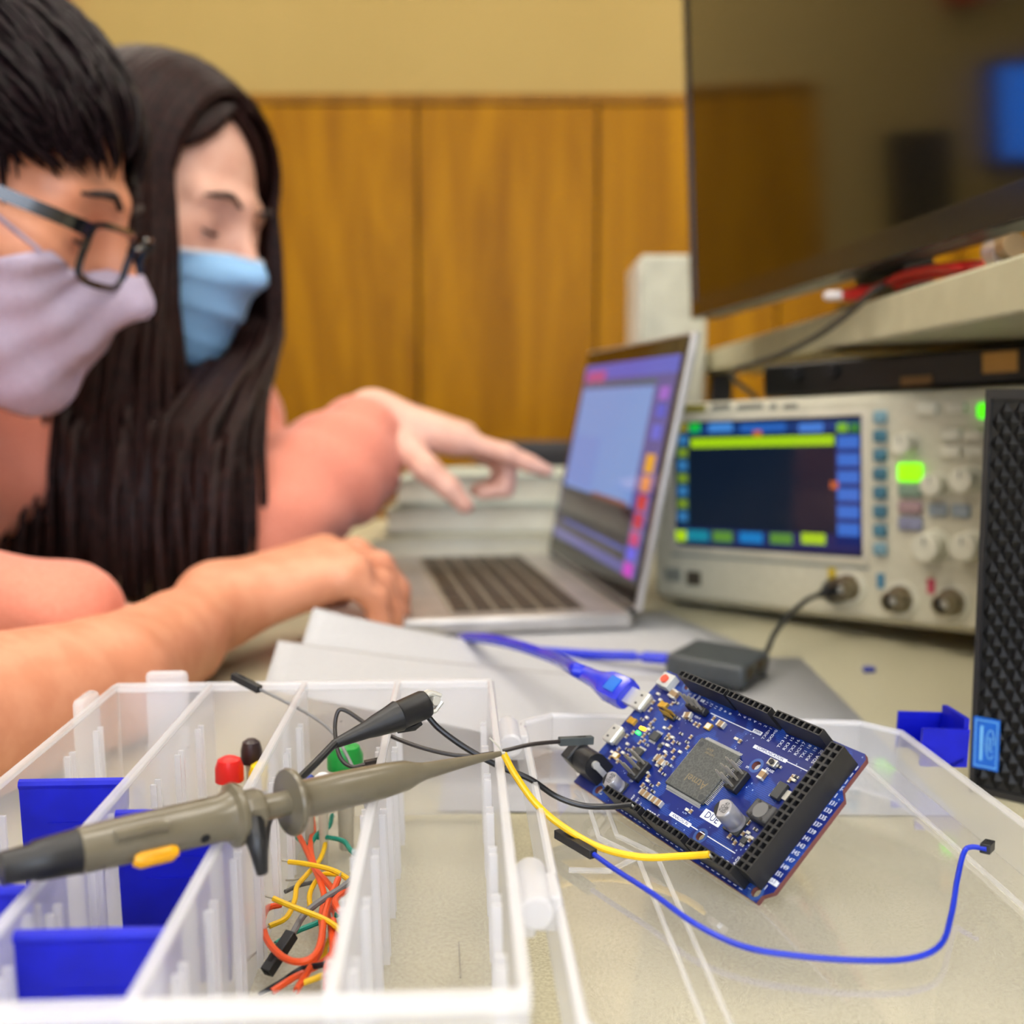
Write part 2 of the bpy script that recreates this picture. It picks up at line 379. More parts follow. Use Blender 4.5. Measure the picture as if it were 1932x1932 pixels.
# loose blue dividers standing in the slots
def divider(col, Y, label, h=0.050):
    v = (Y - 0.190)
    u0 = -4 * PW + col * PW + 0.0022; w = PW - 0.0044
    t = thing('divider', label, 'divider', M=BOXM @ Matrix.Translation((u0 + w / 2, v, 0.0035)), group='blue compartment dividers')
    m = MB(); z1 = h - 0.002
    m.add([(-w / 2 + 0.0015, -0.0009, 0), (w / 2 - 0.0015, -0.0009, 0), (w / 2, -0.0009, z1), (-w / 2, -0.0009, z1), (-w / 2 + 0.0015, 0.0009, 0), (w / 2 - 0.0015, 0.0009, 0), (w / 2, 0.0009, z1), (-w / 2, 0.0009, z1)],
          [(0, 1, 2, 3), (7, 6, 5, 4), (1, 0, 4, 5), (2, 1, 5, 6), (3, 2, 6, 7), (0, 3, 7, 4)])
    m.build('panel', blue_pl, t, local=True)
    MB().tube([(-w / 2, 0, z1), (w / 2, 0, z1)], 0.0016, 8).build('top_bead', blue_pl, t, local=True)
    for z in (0.030, 0.036): MB().box((-w / 4, -0.0012, z), (w / 4, -0.0008, z + 0.0005)).build('moulding_line', blue_pl, t, local=True)
    return t
divider(0, 0.318, 'blue divider farthest back in the leftmost compartment row')
divider(1, 0.292, 'blue divider behind the grey probe body')
divider(0, 0.246, 'blue divider at the left edge of the picture under the black probe cable')
divider(1, 0.224, 'blue divider nearest the camera, lowest in the picture')
# ------------------------------------------------------------------ microcontroller board
WBM = ((0.459, 0.6633, -0.5911), (-0.8879, 0.3194, -0.3311), (-0.0308, 0.6768, 0.7355))
BM = Matrix.Translation((0.0219, 0.375, 0.0309)) @ Matrix(WBM).to_4x4()
_q = BM.to_quaternion(); BM = Matrix.Translation((0.0219, 0.375, 0.0309)) @ _q.to_matrix().to_4x4()
U = 2.54e-5
bd = thing('circuit_board', 'blue microcontroller board marked DUE propped on the open lid', 'circuit board', M=BM)
def bw(x, y, h=0): return BM @ Vector((x * U, y * U, h / 1000))

def pcb_mat():
    m = bpy.data.materials.new('solder_mask_blue'); m.use_nodes = True; nt = m.node_tree; b = nt.nodes['Principled BSDF']
    tc = nt.nodes.new('ShaderNodeTexCoord')
    br = nt.nodes.new('ShaderNodeTexBrick'); br.inputs['Scale'].default_value = 260; br.inputs['Mortar Size'].default_value = 0.06
    br.inputs['Color1'].default_value = rgb((6, 32, 116)); br.inputs['Color2'].default_value = rgb((5, 28, 106)); br.inputs['Mortar'].default_value = rgb((28, 64, 146))
    br.offset_frequency = 3; br.inputs['Brick Width'].default_value = 1.7; br.inputs['Row Height'].default_value = 0.16
    vo = nt.nodes.new('ShaderNodeTexVoronoi'); vo.inputs['Scale'].default_value = 620
    n = nt.nodes.new('ShaderNodeTexNoise'); n.inputs['Scale'].default_value = 90
    for x in (br, vo, n): nt.links.new(tc.outputs['Object'], x.inputs['Vector'])
    mr = nt.nodes.new('ShaderNodeMapRange'); mr.inputs[1].default_value = 0.52; mr.inputs[2].default_value = 0.56
    nt.links.new(n.outputs['Fac'], mr.inputs[0])
    mx = nt.nodes.new('ShaderNodeMix'); mx.data_type = 'RGBA'; mx.inputs[6].default_value = rgb((5, 29, 108))
    nt.links.new(mr.outputs[0], mx.inputs[0]); nt.links.new(br.outputs['Color'], mx.inputs[7])
    lt_ = nt.nodes.new('ShaderNodeMath'); lt_.operation = 'LESS_THAN'; lt_.inputs[1].default_value = 0.17
    nt.links.new(vo.outputs['Distance'], lt_.inputs[0])
    ml = nt.nodes.new('ShaderNodeMath'); ml.operation = 'MULTIPLY'; nt.links.new(lt_.outputs[0], ml.inputs[0])
    n2 = nt.nodes.new('ShaderNodeTexNoise'); n2.inputs['Scale'].default_value = 60; nt.links.new(tc.outputs['Object'], n2.inputs['Vector'])
    m2 = nt.nodes.new('ShaderNodeMapRange'); m2.inputs[1].default_value = 0.53; m2.inputs[2].default_value = 0.57; nt.links.new(n2.outputs['Fac'], m2.inputs[0])
    nt.links.new(m2.outputs[0], ml.inputs[1])
    mx2 = nt.nodes.new('ShaderNodeMix'); mx2.data_type = 'RGBA'; mx2.inputs[7].default_value = rgb((150, 170, 205))
    nt.links.new(ml.outputs[0], mx2.inputs[0]); nt.links.new(mx.outputs[2], mx2.inputs[6])
    nt.links.new(mx2.outputs[2], b.inputs['Base Color']); b.inputs['Roughness'].default_value = 0.32
    return m
pcb_m = pcb_mat()
pcb_edge = mat('board_edge', (112, 62, 60), 0.6)
silk = mat('silkscreen_white', (225, 230, 240), 0.6)
silk_b = mat('silkscreen_blue', (18, 40, 110), 0.5)
hdr_m = mat('header_plastic', (30, 30, 32), 0.42, noise=300)
chip_m = mat('chip_epoxy', (84, 86, 84), 0.6, noise=1500, color2=(66, 68, 66))
chip_d = mat('chip_dark', (58, 60, 62), 0.55)
tin = mat('tinned_metal', (222, 220, 212), 0.3, 0.45)
gold = mat('gold_plate', (220, 176, 76), 0.3, 0.6)
pin_m = mat('pin_metal', (178, 172, 156), 0.3, 0.5)
tan_m = mat('ceramic_tan', (150, 122, 88), 0.5)
white_c = mat('ceramic_white', (228, 222, 205), 0.45)
black_c = mat('resistor_black', (36, 34, 36), 0.45)

out = [(0, 0), (3900, 0), (3900, 100), (4000, 200), (4000, 1490), (3900, 1590), (3900, 2040), (3840, 2100), (0, 2100)]
holes = [(550, 100), (600, 2000), (2600, 300), (2600, 1400), (3800, 100), (3550, 2000)]
loops = [[Vector((x * U, y * U, 0)) for x, y in out]]
for hx, hy in holes[:5]:
    loops.append([Vector(((hx + 62 * math.cos(a)) * U, (hy + 62 * math.sin(a)) * U, 0)) for a in [-2 * math.pi * k / 20 for k in range(20)]])
tris = tessellate_polygon(loops); flat = [p for l in loops for p in l]; T = 0.0016
m = MB(); n0 = len(flat)
top = []
for t in tris:
    a, b, c3 = (flat[i] for i in t)
    top.append(tuple(t) if (b - a).cross(c3 - a).z > 0 else (t[0], t[2], t[1]))
m.add(flat, top, 0)
m.add([p - Vector((0, 0, T)) for p in flat], [(t[2], t[1], t[0]) for t in top], 0)
st = 0
for l in loops:
    k = len(l)
    m.add([p for p in l] + [p - Vector((0, 0, T)) for p in l], [(i, k + i, k + (i + 1) % k, (i + 1) % k) for i in range(k)], 1)
m.build('pcb', [pcb_m, pcb_edge], bd, local=True, angle=30)
for hx, hy in holes[:5]:
    r = MB(); n = 24
    vs = [((hx + rr * math.cos(2 * math.pi * k / n)) * U, (hy + rr * math.sin(2 * math.pi * k / n)) * U, 0.00004) for rr in (66, 104) for k in range(n)]
    r.add(vs, [(k, (k + 1) % n, n + (k + 1) % n, n + k) for k in range(n)]); 
    r.build('mounting_pad', mat('pad_mask', (52, 84, 150), 0.3), bd, local=True)

def bbox(x0, y0, x1, y1, z0, z1): return MB().box((x0 * U, y0 * U, z0 / 1000), (x1 * U, y1 * U, z1 / 1000))

# female pin headers
def socket(nx, ny, x0, y0, name='socket_header'):
    H = 0.0085; p = 100 * U; hw = 0.5 * p; hole = 0.0009; m = MB()
    X0, X1 = x0 * U - hw, (x0 + 100 * (nx - 1)) * U + hw; Y0, Y1 = y0 * U - hw, (y0 + 100 * (ny - 1)) * U + hw
    m.add([(X0, Y0, 0), (X1, Y0, 0), (X1, Y1, 0), (X0, Y1, 0), (X0, Y0, H), (X1, Y0, H), (X1, Y1, H), (X0, Y1, H)],
          [(0, 1, 5, 4), (1, 2, 6, 5), (2, 3, 7, 6), (3, 0, 4, 7), (3, 2, 1, 0)])
    for i in range(nx):
        for j in range(ny):
            cx, cy = (x0 + 100 * i) * U, (y0 + 100 * j) * U
            o = [(cx + a * hw, cy + b * hw, H) for a, b in ((-1, -1), (1, -1), (1, 1), (-1, 1))]
            q = [(cx + a * hole, cy + b * hole, H) for a, b in ((-1, -1), (1, -1), (1, 1), (-1, 1))]
            w = [(cx + a * hole * .8, cy + b * hole * .8, H - 0.004) for a, b in ((-1, -1), (1, -1), (1, 1), (-1, 1))]
            m.add(o + q + w, [(k, (k + 1) % 4, 4 + (k + 1) % 4, 4 + k) for k in range(4)] + [(4 + k, 4 + (k + 1) % 4, 8 + (k + 1) % 4, 8 + k) for k in range(4)] + [(8, 9, 10, 11)])
    o = m.build(name, hdr_m, bd, local=True, angle=20)
    pm = MB()
    for i in range(nx):
        for j in range(ny):
            cx, cy = (x0 + 100 * i) * U, (y0 + 100 * j) * U
            pm.box((cx - 0.0003, cy - 0.0003, -T - 0.0012), (cx + 0.0003, cy + 0.0003, -T))
    s = pm.build('solder_pin', tin, o, local=True); s['kind'] = 'stuff'
    return o
socket(10, 1, 740, 2000); socket(8, 1, 1800, 2000); socket(8, 1, 2700, 2000)
socket(8, 1, 1100, 100); socket(8, 1, 2000, 100); socket(8, 1, 2900, 100)
socket(2, 18, 3700, 200, 'double_socket_header')

# main chip
chip = bbox(1560, 632, 2330, 1402, 0.1, 1.5).build('main_chip', chip_m, bd, local=True, bevel=0.0004)
for side in range(4):
    pm = MB()
    for k in range(36):
        o_ = 600 + 0; t = -344.5 + 19.685 * k
        cx, cy = 1945, 1017
        for (a0, a1, z0, z1) in ((383, 408, 0.5, 0.72), (404, 416, 0.06, 0.72), (412, 440, 0.02, 0.16)):
            if side == 0: q = (cx + t - 4, cy + a0, cx + t + 4, cy + a1)
            elif side == 1: q = (cx + t - 4, cy - a1, cx + t + 4, cy - a0)
            elif side == 2: q = (cx + a0, cy + t - 4, cx + a1, cy + t + 4)
            else: q = (cx - a1, cy + t - 4, cx - a0, cy + t + 4)
            pm.box((q[0] * U, q[1] * U, z0 / 1000), (q[2] * U, q[3] * U, z1 / 1000))
    pm.build('pin_row', tin, chip, local=True)['kind'] = 'stuff'
mark = mat('laser_mark', (128, 112, 84), 0.6)
def btext(s, x, y, size, rot=0, m_=None, z=0.06, align='CENTER', parent=None, bold=0.0, name='lettering'):
    M = Matrix.Translation((x * U, y * U, z / 1000)) @ Matrix.Rotation(math.radians(rot), 4, 'Z')
    return lettering(name, s, size * U, M, m_ or silk, parent or bd, align, bold)
btext('Atmel', 2010, 845, 165, 180, mark, 1.53, parent=chip)
btext('SAM3X8E', 1890, 1245, 46, 180, mark, 1.53, parent=chip); btext('ARM', 1850, 1300, 60, 180, mark, 1.53, parent=chip)
for a, b in ((1650, 1310), (2255, 700)):
    MB().cyl((a * U, b * U, 0.00149), (a * U, b * U, 0.00153), 42 * U, n=20).build('mould_mark', chip_d, chip, local=True)

# pin headers with tall pins
def pin_header(nx, ny, x0, y0, p=100, hgt=9.6, base=2.5, r=12.5, m_=None, name='pin_header'):
    m = MB()
    b = bbox(x0 - p / 2, y0 - p / 2, x0 + p * (nx - .5), y0 + p * (ny - .5), 0, base).build(name, hdr_m, bd, local=True, bevel=0.0004)
    for i in range(nx):
        for j in range(ny):
            cx, cy = (x0 + p * i) * U, (y0 + p * j) * U; rr = r * U
            q = MB().tube([(cx, cy, base / 1000 - 0.0002), (cx, cy, hgt / 1000 - 0.0006), (cx, cy, hgt / 1000)], [rr * 1.41, rr * 1.41, rr * 0.6], 4)
            q.build('pin', m_ or pin_m, b, local=True)
    return b
pin_header(2, 3, 2510, 1000); pin_header(2, 3, 960, 500)
pin_header(5, 2, 640, 1460, 50, 4.2, 1.2, 8, gold, 'small_pin_header')
pin_header(4, 1, 960, 1735, 100, 8.6)

# electrolytic capacitors
def can(x, y, h, r, name='capacitor', txt=()):
    c_ = (x * U, y * U); m = MB()
    o = m.lathe((c_[0], c_[1], 0.0008), (c_[0], c_[1], 1), [(0, r), (0.0004, r), (0.0008, r * .93), (0.0012, r * .93), (0.0016, r), (h - 0.0006, r), (h, r * .9)], 28).build(name, mat('aluminium_can', (206, 204, 208), 0.28, 0.6), bd, local=True)
    MB().box((c_[0] - r * 1.02, c_[1] - r * 1.02, 0), (c_[0] + r * 1.02, c_[1] + r * 1.02, 0.0008)).build('capacitor_foot', chip_d, o, local=True)
    n = 16; an = [math.radians(150 + 120 * k / n) for k in range(n + 1)]
    MB().add([(c_[0] + r * .9 * math.cos(a), c_[1] + r * .9 * math.sin(a), h + 0.00084) for a in an], [tuple(range(n + 1))]).build('polarity_mark', mat('mark_black', (18, 18, 24), 0.5), o, local=True)
    dm = mat('print_dark', (46, 44, 50), 0.5)
    for k, s in enumerate(txt): btext(s, x + 25, y + 62 - 48 * k, 62, 0, dm, h * 1000 + 0.88, parent=o)
can(2960, 645, 0.0078, 0.0033, txt=('47', 'CHB', 'V2D')); can(862, 255, 0.0052, 0.0030, txt=('A0A', '47', 'V2D'))

# shielded inductor
ind = bbox(3090, 770, 3440, 1010, 0, 4.0).build('inductor', mat('ferrite', (72, 72, 74), 0.5), bd, local=True, bevel=0.0007)
MB().cyl((3265 * U, 890 * U, 0.0039), (3265 * U, 890 * U, 0.00415), 100 * U, n=32).build('core', mat('ferrite_core', (108, 108, 108), 0.5), ind, local=True)
for a in range(4):
    an = math.radians(45 + 90 * a)
    MB().cyl(((3265 + 125 * math.cos(an)) * U, (890 + 125 * math.sin(an)) * U, 0.0039), ((3265 + 125 * math.cos(an)) * U, (890 + 125 * math.sin(an)) * U, 0.00412), 22 * U, n=10).build('dimple', black_c, ind, local=True)

# barrel power jack
jk = thing_part = MB().box((-70 * U, 130 * U, 0), (120 * U, 480 * U, 0.0108))
jk = jk.build('power_jack', hdr_m, bd, local=True, bevel=0.0006)
prof = []
m = MB(); n = 18
ring = [(305 + 165 * math.cos(math.pi * k / n), 5.6 / 25.4 * 1000 + 165 * math.sin(math.pi * k / n) ) for k in range(n + 1)]
poly = [(480 , 0), (480, 220)] + [(305 + 175 * math.cos(math.pi * k / n), 225 + 175 * math.sin(math.pi * k / n)) for k in range(n + 1)] + [(130, 0)]
vs0 = [(110 * U, y * U, z * U) for y, z in poly]; vs1 = [(470 * U, y * U, z * U) for y, z in poly]; k = len(poly)
MB().add(vs0 + vs1, [tuple(range(k - 1, -1, -1)), tuple(range(k, 2 * k))] + [(i, (i + 1) % k, k + (i + 1) % k, k + i) for i in range(k)]).build('barrel', hdr_m, jk, local=True)
MB().box((471 * U, 265 * U, 0.0004), (500 * U, 345 * U, 0.0068)).build('terminal', tin, jk, local=True)
MB().cyl((470 * U, 305 * U, 0.0066), (515 * U, 305 * U, 0.0066), 55 * U, n=18).build('rivet', tin, jk, local=True)

# micro USB sockets
for (y, nm) in ((1480, 'usb_socket'), (860, 'usb_socket')):
    sh = bbox(-35, y - 148, 190, y + 148, 0.1, 2.6).build(nm, mat('nickel_shell', (225, 226, 222), 0.35, 0.7), bd, local=True, bevel=0.0006)
    for q in (-70, 70): MB().box((30 * U, (y + q - 15) * U, 0.00259), (75 * U, (y + q + 15) * U, 0.00266)).build('latch_hole', black_c, sh, local=True)
    bbox(190, y - 110, 220, y + 110, 0.1, 1.6).build('shell_tail', pin_m, sh, local=True)
# buttons
rb = bbox(130, 1800, 390, 2020, 0, 3.2).build('reset_button', mat('switch_grey', (188, 190, 186), 0.4), bd, local=True, bevel=0.0002)
MB().cyl((258 * U, 1910 * U, 0.0032), (258 * U, 1910 * U, 0.0041), 62 * U, n=20).build('button_cap', mat('coral_red', (226, 84, 62), 0.45), rb, local=True)
eb = bbox(2760, 1460, 2900, 1560, 0, 1.5).build('erase_button', mat('switch_metal', (205, 204, 196), 0.3, 0.8), bd, local=True, bevel=0.0002)
MB().cyl((2830 * U, 1510 * U, 0.0015), (2830 * U, 1510 * U, 0.0020), 34 * U, n=18).build('button_cap', black_c, eb, local=True)
# regulator with tab
rg = bbox(3130, 1125, 3265, 1345, 0.1, 1.7).build('regulator', chip_d, bd, local=True, bevel=0.0002)
bbox(3265, 1170, 3335, 1300, 0.02, 0.5).build('tab', tin, rg, local=True)
for y in (1150, 1235, 1320): bbox(3080, y - 18, 3135, y + 18, 0.02, 0.4).build('lead', tin, rg, local=True)
# small chips
def ic(x0, y0, x1, y1, z, nlead=4, name='chip'):
    o = bbox(x0, y0, x1, y1, 0.1, z).build(name, chip_d, bd, local=True, bevel=0.0001)
    for k in range(nlead):
        xx = x0 + (x1 - x0) * (k + .5) / nlead
        bbox(xx - 9, y0 - 34, xx + 9, y0 + 2, 0.02, 0.3).build('lead', tin, o, local=True)
        bbox(xx - 9, y1 - 2, xx + 9, y1 + 34, 0.02, 0.3).build('lead', tin, o, local=True)
    return o
ic(700, 1060, 850, 1190, 1.2); ic(640, 740, 790, 880, 1.1, 6); ic(950, 1015, 1010, 1075, .9, 2); ic(3175, 480, 3260, 560, 0.9, 3)
for x, y in ((476, 1582), (164, 1170)):
    o = bbox(x - 75, y - 45, x + 75, y + 45, 0.1, 1.1).build('fuse', mat('fuse_amber', (206, 158, 48), 0.35, 0.4), bd, local=True, bevel=0.0002)
    for q in (-1, 1): bbox(x + q * 62 - 16, y - 50, x + q * 62 + 16, y + 50, 0.05, 1.15).build('end_cap', gold, o, local=True)
for x, y, w in ((1486, 1585, 55), (375, 622, 60)):
    o = bbox(x - w, y - 48, x + w, y + 48, 0, 0.8).build('crystal', gold, bd, local=True)
    bbox(x - w + 14, y - 36, x + w - 14, y + 36, 0.8, 0.95).build('crystal_lid', white_c, o, local=True)
# status lights
for x, y, cc, nm in ((424, 1063, (40, 255, 60), 'green'), (417, 1144, (255, 170, 20), 'amber'), (470, 1150, (255, 190, 40), 'amber')):
    o = bbox(x - 32, y - 20, x + 32, y + 20, 0.02, 0.7).build('status_light', mat('led_' + nm, cc, 0.3, emit=(cc, 9.0)), bd, local=True, bevel=0.0001)
    o['label'] = 'lit %s status light' % nm
# surface-mount passives: body with two tinned ends
def smd(x, y, L, W, H, ang, bm, name):
    R = Matrix.Translation((x * U, y * U, 0)) @ Matrix.Rotation(math.radians(ang), 4, 'Z')
    q = MB(); q.box((-L * .3 * U, -W / 2 * U, 0.00005), (L * .3 * U, W / 2 * U, H / 1000), R)
    for s_ in (-1, 1):
        a, b = sorted((s_ * L * .3, s_ * L * .5)); q.box((a * U, -W * .51 * U, 0.00002), (b * U, W * .51 * U, H / 1000 + .00004), R, 1)
    return q.build(name, [bm, tin], bd, local=True)
for x, y, a in ((470, 1800, 90), (540, 1790, 90), (1030, 1596, 20), (1136, 877, 0), (1230, 850, 0), (1340, 376, 0), (1440, 372, 0), (1600, 370, 0), (1690, 366, 0), (2810, 1320, 90), (1666, 1683, 0)):
    smd(x, y, 128, 84, 1.3, a, tan_m, 'ceramic_capacitor')
sm = [(206, 1706), (697, 1429), (900, 1506), (301, 1442), (355, 1315), (504, 1258), (584, 1225), (274, 941), (403, 848), (587, 954), (740, 969), (329, 721), (454, 709), (1131, 1174), (1226, 1197), (1245, 1067), (1132, 1005), (1293, 874), (1370, 876), (1335, 982), (1365, 1101), (1206, 459), (1294, 453), (1437, 577), (1232, 546), (1238, 1541), (1122, 1559), (1316, 1541), (2157, 485), (2225, 489), (1445, 462), (489, 565), (422, 584), (1458, 1719), (1351, 1263), (1339, 1349),
      (2044, 1600), (2124, 1588), (2932, 1512), (3195, 1422), (3245, 1440), (3195, 1470), (3245, 1490), (3135, 583), (3189, 624), (2988, 479), (3080, 463), (3120, 440), (3276, 590), (3276, 560), (3248, 700), (3092, 730), (3053, 570), (3390, 560), (3420, 620), (3430, 700), (3400, 480), (560, 1060), (600, 1120), (640, 1000), (560, 1180), (520, 1330), (980, 1170), (1020, 1200), (1060, 1230), (960, 1230), (1120, 930), (1060, 840), (1180, 790), (1290, 760), (1400, 730), (1180, 960), (1080, 1100), (1420, 1200), (1150, 1330), (880, 1340), (800, 1300), (560, 830), (480, 780), (560, 700), (1120, 640), (1180, 600), (1350, 520), (300, 560), (260, 640), (330, 1030), (300, 1260), (240, 1560), (330, 1640), (590, 1660), (660, 1700)]
for i, (x, y) in enumerate(sm):
    bmx = (white_c, tan_m, black_c, tan_m)[i % 4]
    smd(x, y, 62 if i % 3 else 74, 34, 0.55, 90 * (i % 2), bmx, 'chip_component')

# silkscreen: panels, lines and lettering
def panel(x0, y0, x1, y1, s, size, rot=0):
    o = bbox(x0, y0, x1, y1, 0.005, 0.03).build('silkscreen_panel', silk, bd, local=True)
    btext(s, (x0 + x1) / 2, (y0 + y1) / 2, size, rot, silk_b, 0.05, parent=o, bold=0.6 * U)
panel(2385, 495, 2745, 625, 'DUE', 128); panel(1945, 310, 2362, 368, 'ANALOG IN', 58); panel(2355, 1592, 2955, 1642, 'COMMUNICATION', 56)
panel(2168, 1775, 2335, 1830, 'PWM', 52); panel(3815, 263, 3985, 322, 'GND', 50); panel(1565, 190, 1650, 235, 'GND', 36, 90); panel(1665, 190, 1750, 235, 'GND', 36, 90)
panel(1000, 1868, 1080, 1912, 'GND', 34, 90)
for q in ((2364, 336, 3211, 348), (2955, 1612, 3310, 1624), (1330, 1770, 2170, 1782)):
    bbox(*q, 0.005, 0.03).build('silkscreen_line', silk, bd, local=True)
for k, s in enumerate(('SCL', 'SDA', 'AREF', '', '13', '12', '11', '10', '9', '8')):
    if s: btext(s, 740 + 100 * k, 1880, 62, 90, bold=0.5 * U)
for k, s in enumerate(('7', '6', '5', '4', '3', '2', 'TX0>1', 'RX0<0')): btext(s, 1800 + 100 * k, 1935, 66, 90, align='RIGHT', bold=0.5 * U)
for k, s in enumerate(('TX3 14', 'RX3 15', 'TX2 16', 'RX2 17', 'TX1 18', 'RX1 19', 'SDA 20', 'SCL 21')): btext(s, 2700 + 100 * k, 1935, 66, 90, align='RIGHT', bold=0.5 * U)
for k, s in enumerate(('', 'IOREF', 'RESET', '3.3V', '5V', '', '', 'VIN')):
    if s: btext(s, 1100 + 100 * k, 175, 48, 90, align='LEFT', bold=0.4 * U)
for k, s in enumerate(('A0', '1', '2', '3', '4', '5', '6', '7')): btext(s, 2000 + 100 * k, 175, 60, 90, align='LEFT', bold=0.5 * U)
for k, s in enumerate(('8', '9', '10', '11', 'DAC0', 'DAC1', 'CANRX', 'CANTX')): btext(s, 2900 + 100 * k, 175, 60, 90, align='LEFT', bold=0.5 * U)
for k in range(12): btext(str(31 + 2 * k), 3925, 1400 - 100 * k, 78, 0, bold=0.5 * U)
for x, y, s, z, r in ((2830, 1420, 'ERASE', 52, 0), (2500, 1330, 'SPI', 44, 0), (1180, 1640, 'DEBUG', 40, 0), (960, 430, 'ICSP', 40, 0), (640, 70, 'L', 60, 90), (3700, 90, '1', 60, 90), (1180, 430, 'POWER', 0, 0)):
    if z: btext(s, x, y, z, r, bold=0.4 * U)
tk = MB()
for k in range(26):
    x = 1100 + 100 * k + (100 if k > 7 else 0) + (100 if k > 15 else 0)
    if k < 24: tk.box(((x - 26) * U, 30 * U, 0.00001), ((x + 26) * U, 40 * U, 0.00004))
for k in range(18): tk.box((3866 * U, (200 + 100 * k - 30) * U, 0.00001), (3876 * U, (200 + 100 * k + 30) * U, 0.00004))
tk.build('silkscreen_tick', silk, bd, local=True)['kind'] = 'stuff'
# ------------------------------------------------------------------ oscilloscope probe
grey_p = mat('probe_grey', (106, 98, 80), 0.30, noise=120, color2=(101, 93, 75), coat=0.15)
rub = mat('rubber_black', (24, 24, 26), 0.42)
amber = mat('switch_amber', (240, 168, 10), 0.4)
PT0, PT1 = atz(-10, 1642, 0.0635), atz(952, 1420, 0.0605)
pdir = (PT1 - PT0).normalized(); PLEN = (PT1 - PT0).length
def s_px(px):
    lo_, hi_ = 0.0, PLEN
    for _ in range(40):
        mid = (lo_ + hi_) / 2; q = PT0 + pdir * mid; c_ = C2W.T @ np.array([q.x, q.y, q.z - CAMZ])
        if 966 + FPX * c_[0] / c_[2] < px: lo_ = mid
        else: hi_ = mid
    return lo_
def prof(lst):
    out_ = []
    for px, r in lst:
        s = s_px(px); q = PT0 + pdir * s; out_.append((s, r * q.y / FPX))
    return out_
pr = thing('oscilloscope_probe', 'olive grey oscilloscope probe lying across the organizer box', 'probe', tuple(PT0 - Vector((0, 0, 0.006))))
MB().lathe(PT0, PT1, prof([(0, 33), (60, 36), (66, 40), (100, 42), (146, 44), (147, 40)]), 28).build('strain_relief', rub, pr)
body = MB().lathe(PT0, PT1, prof([(146, 42), (148, 45.5), (250, 46.5), (380, 45), (412, 44), (430, 50), (437, 62), (444, 63), (450, 60), (452, 40), (456, 33)]), 36).build('handle', grey_p, pr)
MB().lathe(PT0, PT1, prof([(453, 30), (457, 30), (458, 41), (464, 43), (485, 42), (491, 39), (492, 26)]), 12).build('collar', grey_p, pr, angle=20)
MB().lathe(PT0, PT1, prof([(490, 25), (540, 25), (541, 30), (543, 64), (548, 66), (554, 64), (560, 44), (575, 37), (640, 36.5), (720, 34), (765, 29), (785, 21), (800, 17), (870, 11), (930, 6.5), (944, 5), (945, 2)]), 36).build('tip_sleeve', grey_p, pr)
MB().lathe(PT0, PT1, prof([(943, 2.6), (956, 2.4), (960, 1.5)]), 10).build('tip_hook', tin, pr)
# frame on the probe axis: toward the camera and down
pside = pdir.cross(Vector((0, 0, 1))).normalized(); pup = pside.cross(pdir).normalized()
def on_probe(px, ang, r): 
    s = s_px(px); q = PT0 + pdir * s; rr = r * q.y / FPX
    return q + (pside * math.cos(ang) + pup * math.sin(ang)) * rr
sw = MB(); a0 = math.radians(-38)
sw.tube([on_probe(240, a0, 45), on_probe(250, a0, 48), on_probe(308, a0, 48), on_probe(318, a0, 45)], [0.0016, 0.0022, 0.0022, 0.0016], 10)
for k in range(5): sw.tube([on_probe(254 + 11 * k, a0 - .12, 53), on_probe(254 + 11 * k, a0 + .35, 54)], 0.0007, 6)
sw.build('range_switch', amber, pr)
MB().cyl(on_probe(371, math.radians(-22), 43), on_probe(371, math.radians(-22), 46.5), 0.0012, n=14).build('adjust_hole', mat('hole_black', (8, 8, 8), 0.8), pr)
rc_ = MB(); rc_.tube(smooth_path([on_probe(205, .62, 46), on_probe(235, .62, 47.2), on_probe(285, .62, 46.6), on_probe(303, .55, 46.2)], 5), 0.0016, 8); rc_.build('grip_recess', grey_p, pr)
# ground lead: plug on the collar, cable and alligator clip
gl = thing('ground_lead', 'black ground lead with alligator clip running from the probe collar', 'cable', tuple(atz(480, 1560, 0.05)))
g0 = aty(478, 1545, 0.262); g1 = aty(488, 1600, 0.258); g2 = aty(492, 1632, 0.258); g3 = aty(495, 1648, 0.258)
MB().tube([g0, aty(480, 1570, 0.26), g1, g2, g3], [0.0024, 0.0029, 0.0024, 0.0017, 0.0014], 10).build('plug', rub, gl)
cab = [aty(497, 1640, 0.262), aty(499, 1590, 0.272), aty(510, 1540, 0.285), aty(556, 1480, 0.298), aty(595, 1440, 0.31), aty(632, 1402, 0.318)]
MB().tube(smooth_path(cab, 8), 0.0012, 10).build('cable', rub, gl)
c0, c1 = aty(628, 1405, 0.318), aty(812, 1324, 0.336); L_ = (c1 - c0).length
clip = MB().lathe(c0, c1, [(0, 0.0013), (L_ * .06, 0.0016), (L_ * .33, 0.0027), (L_ * .42, 0.0034), (L_ * .55, 0.0041), (L_ * .63, 0.0047), (L_ * .66, 0.0049), (L_ * .68, 0.0045), (L_ * .93, 0.0046), (L_ * .96, 0.0042), (L_ * .96 + .0001, 0.0034), (L_ * .9, 0.0033)], 22).build('clip_boot', rub, gl)
cdv = (c1 - c0).normalized(); cu = cdv.orthogonal().normalized()
jw = MB(); upv = Vector((0, 0, 1)); sdv = cdv.cross(upv).normalized(); upv = sdv.cross(cdv)
for sg in (-1, 1):
    pts = [c1 - cdv * 0.006 + upv * sg * 0.0026, c1 + cdv * 0.0005 + upv * sg * 0.0030, c1 + cdv * 0.0034 + upv * sg * 0.0010]
    for side in (-1, 1): jw.tube([q + sdv * side * 0.0011 for q in pts], 0.0008, 6)
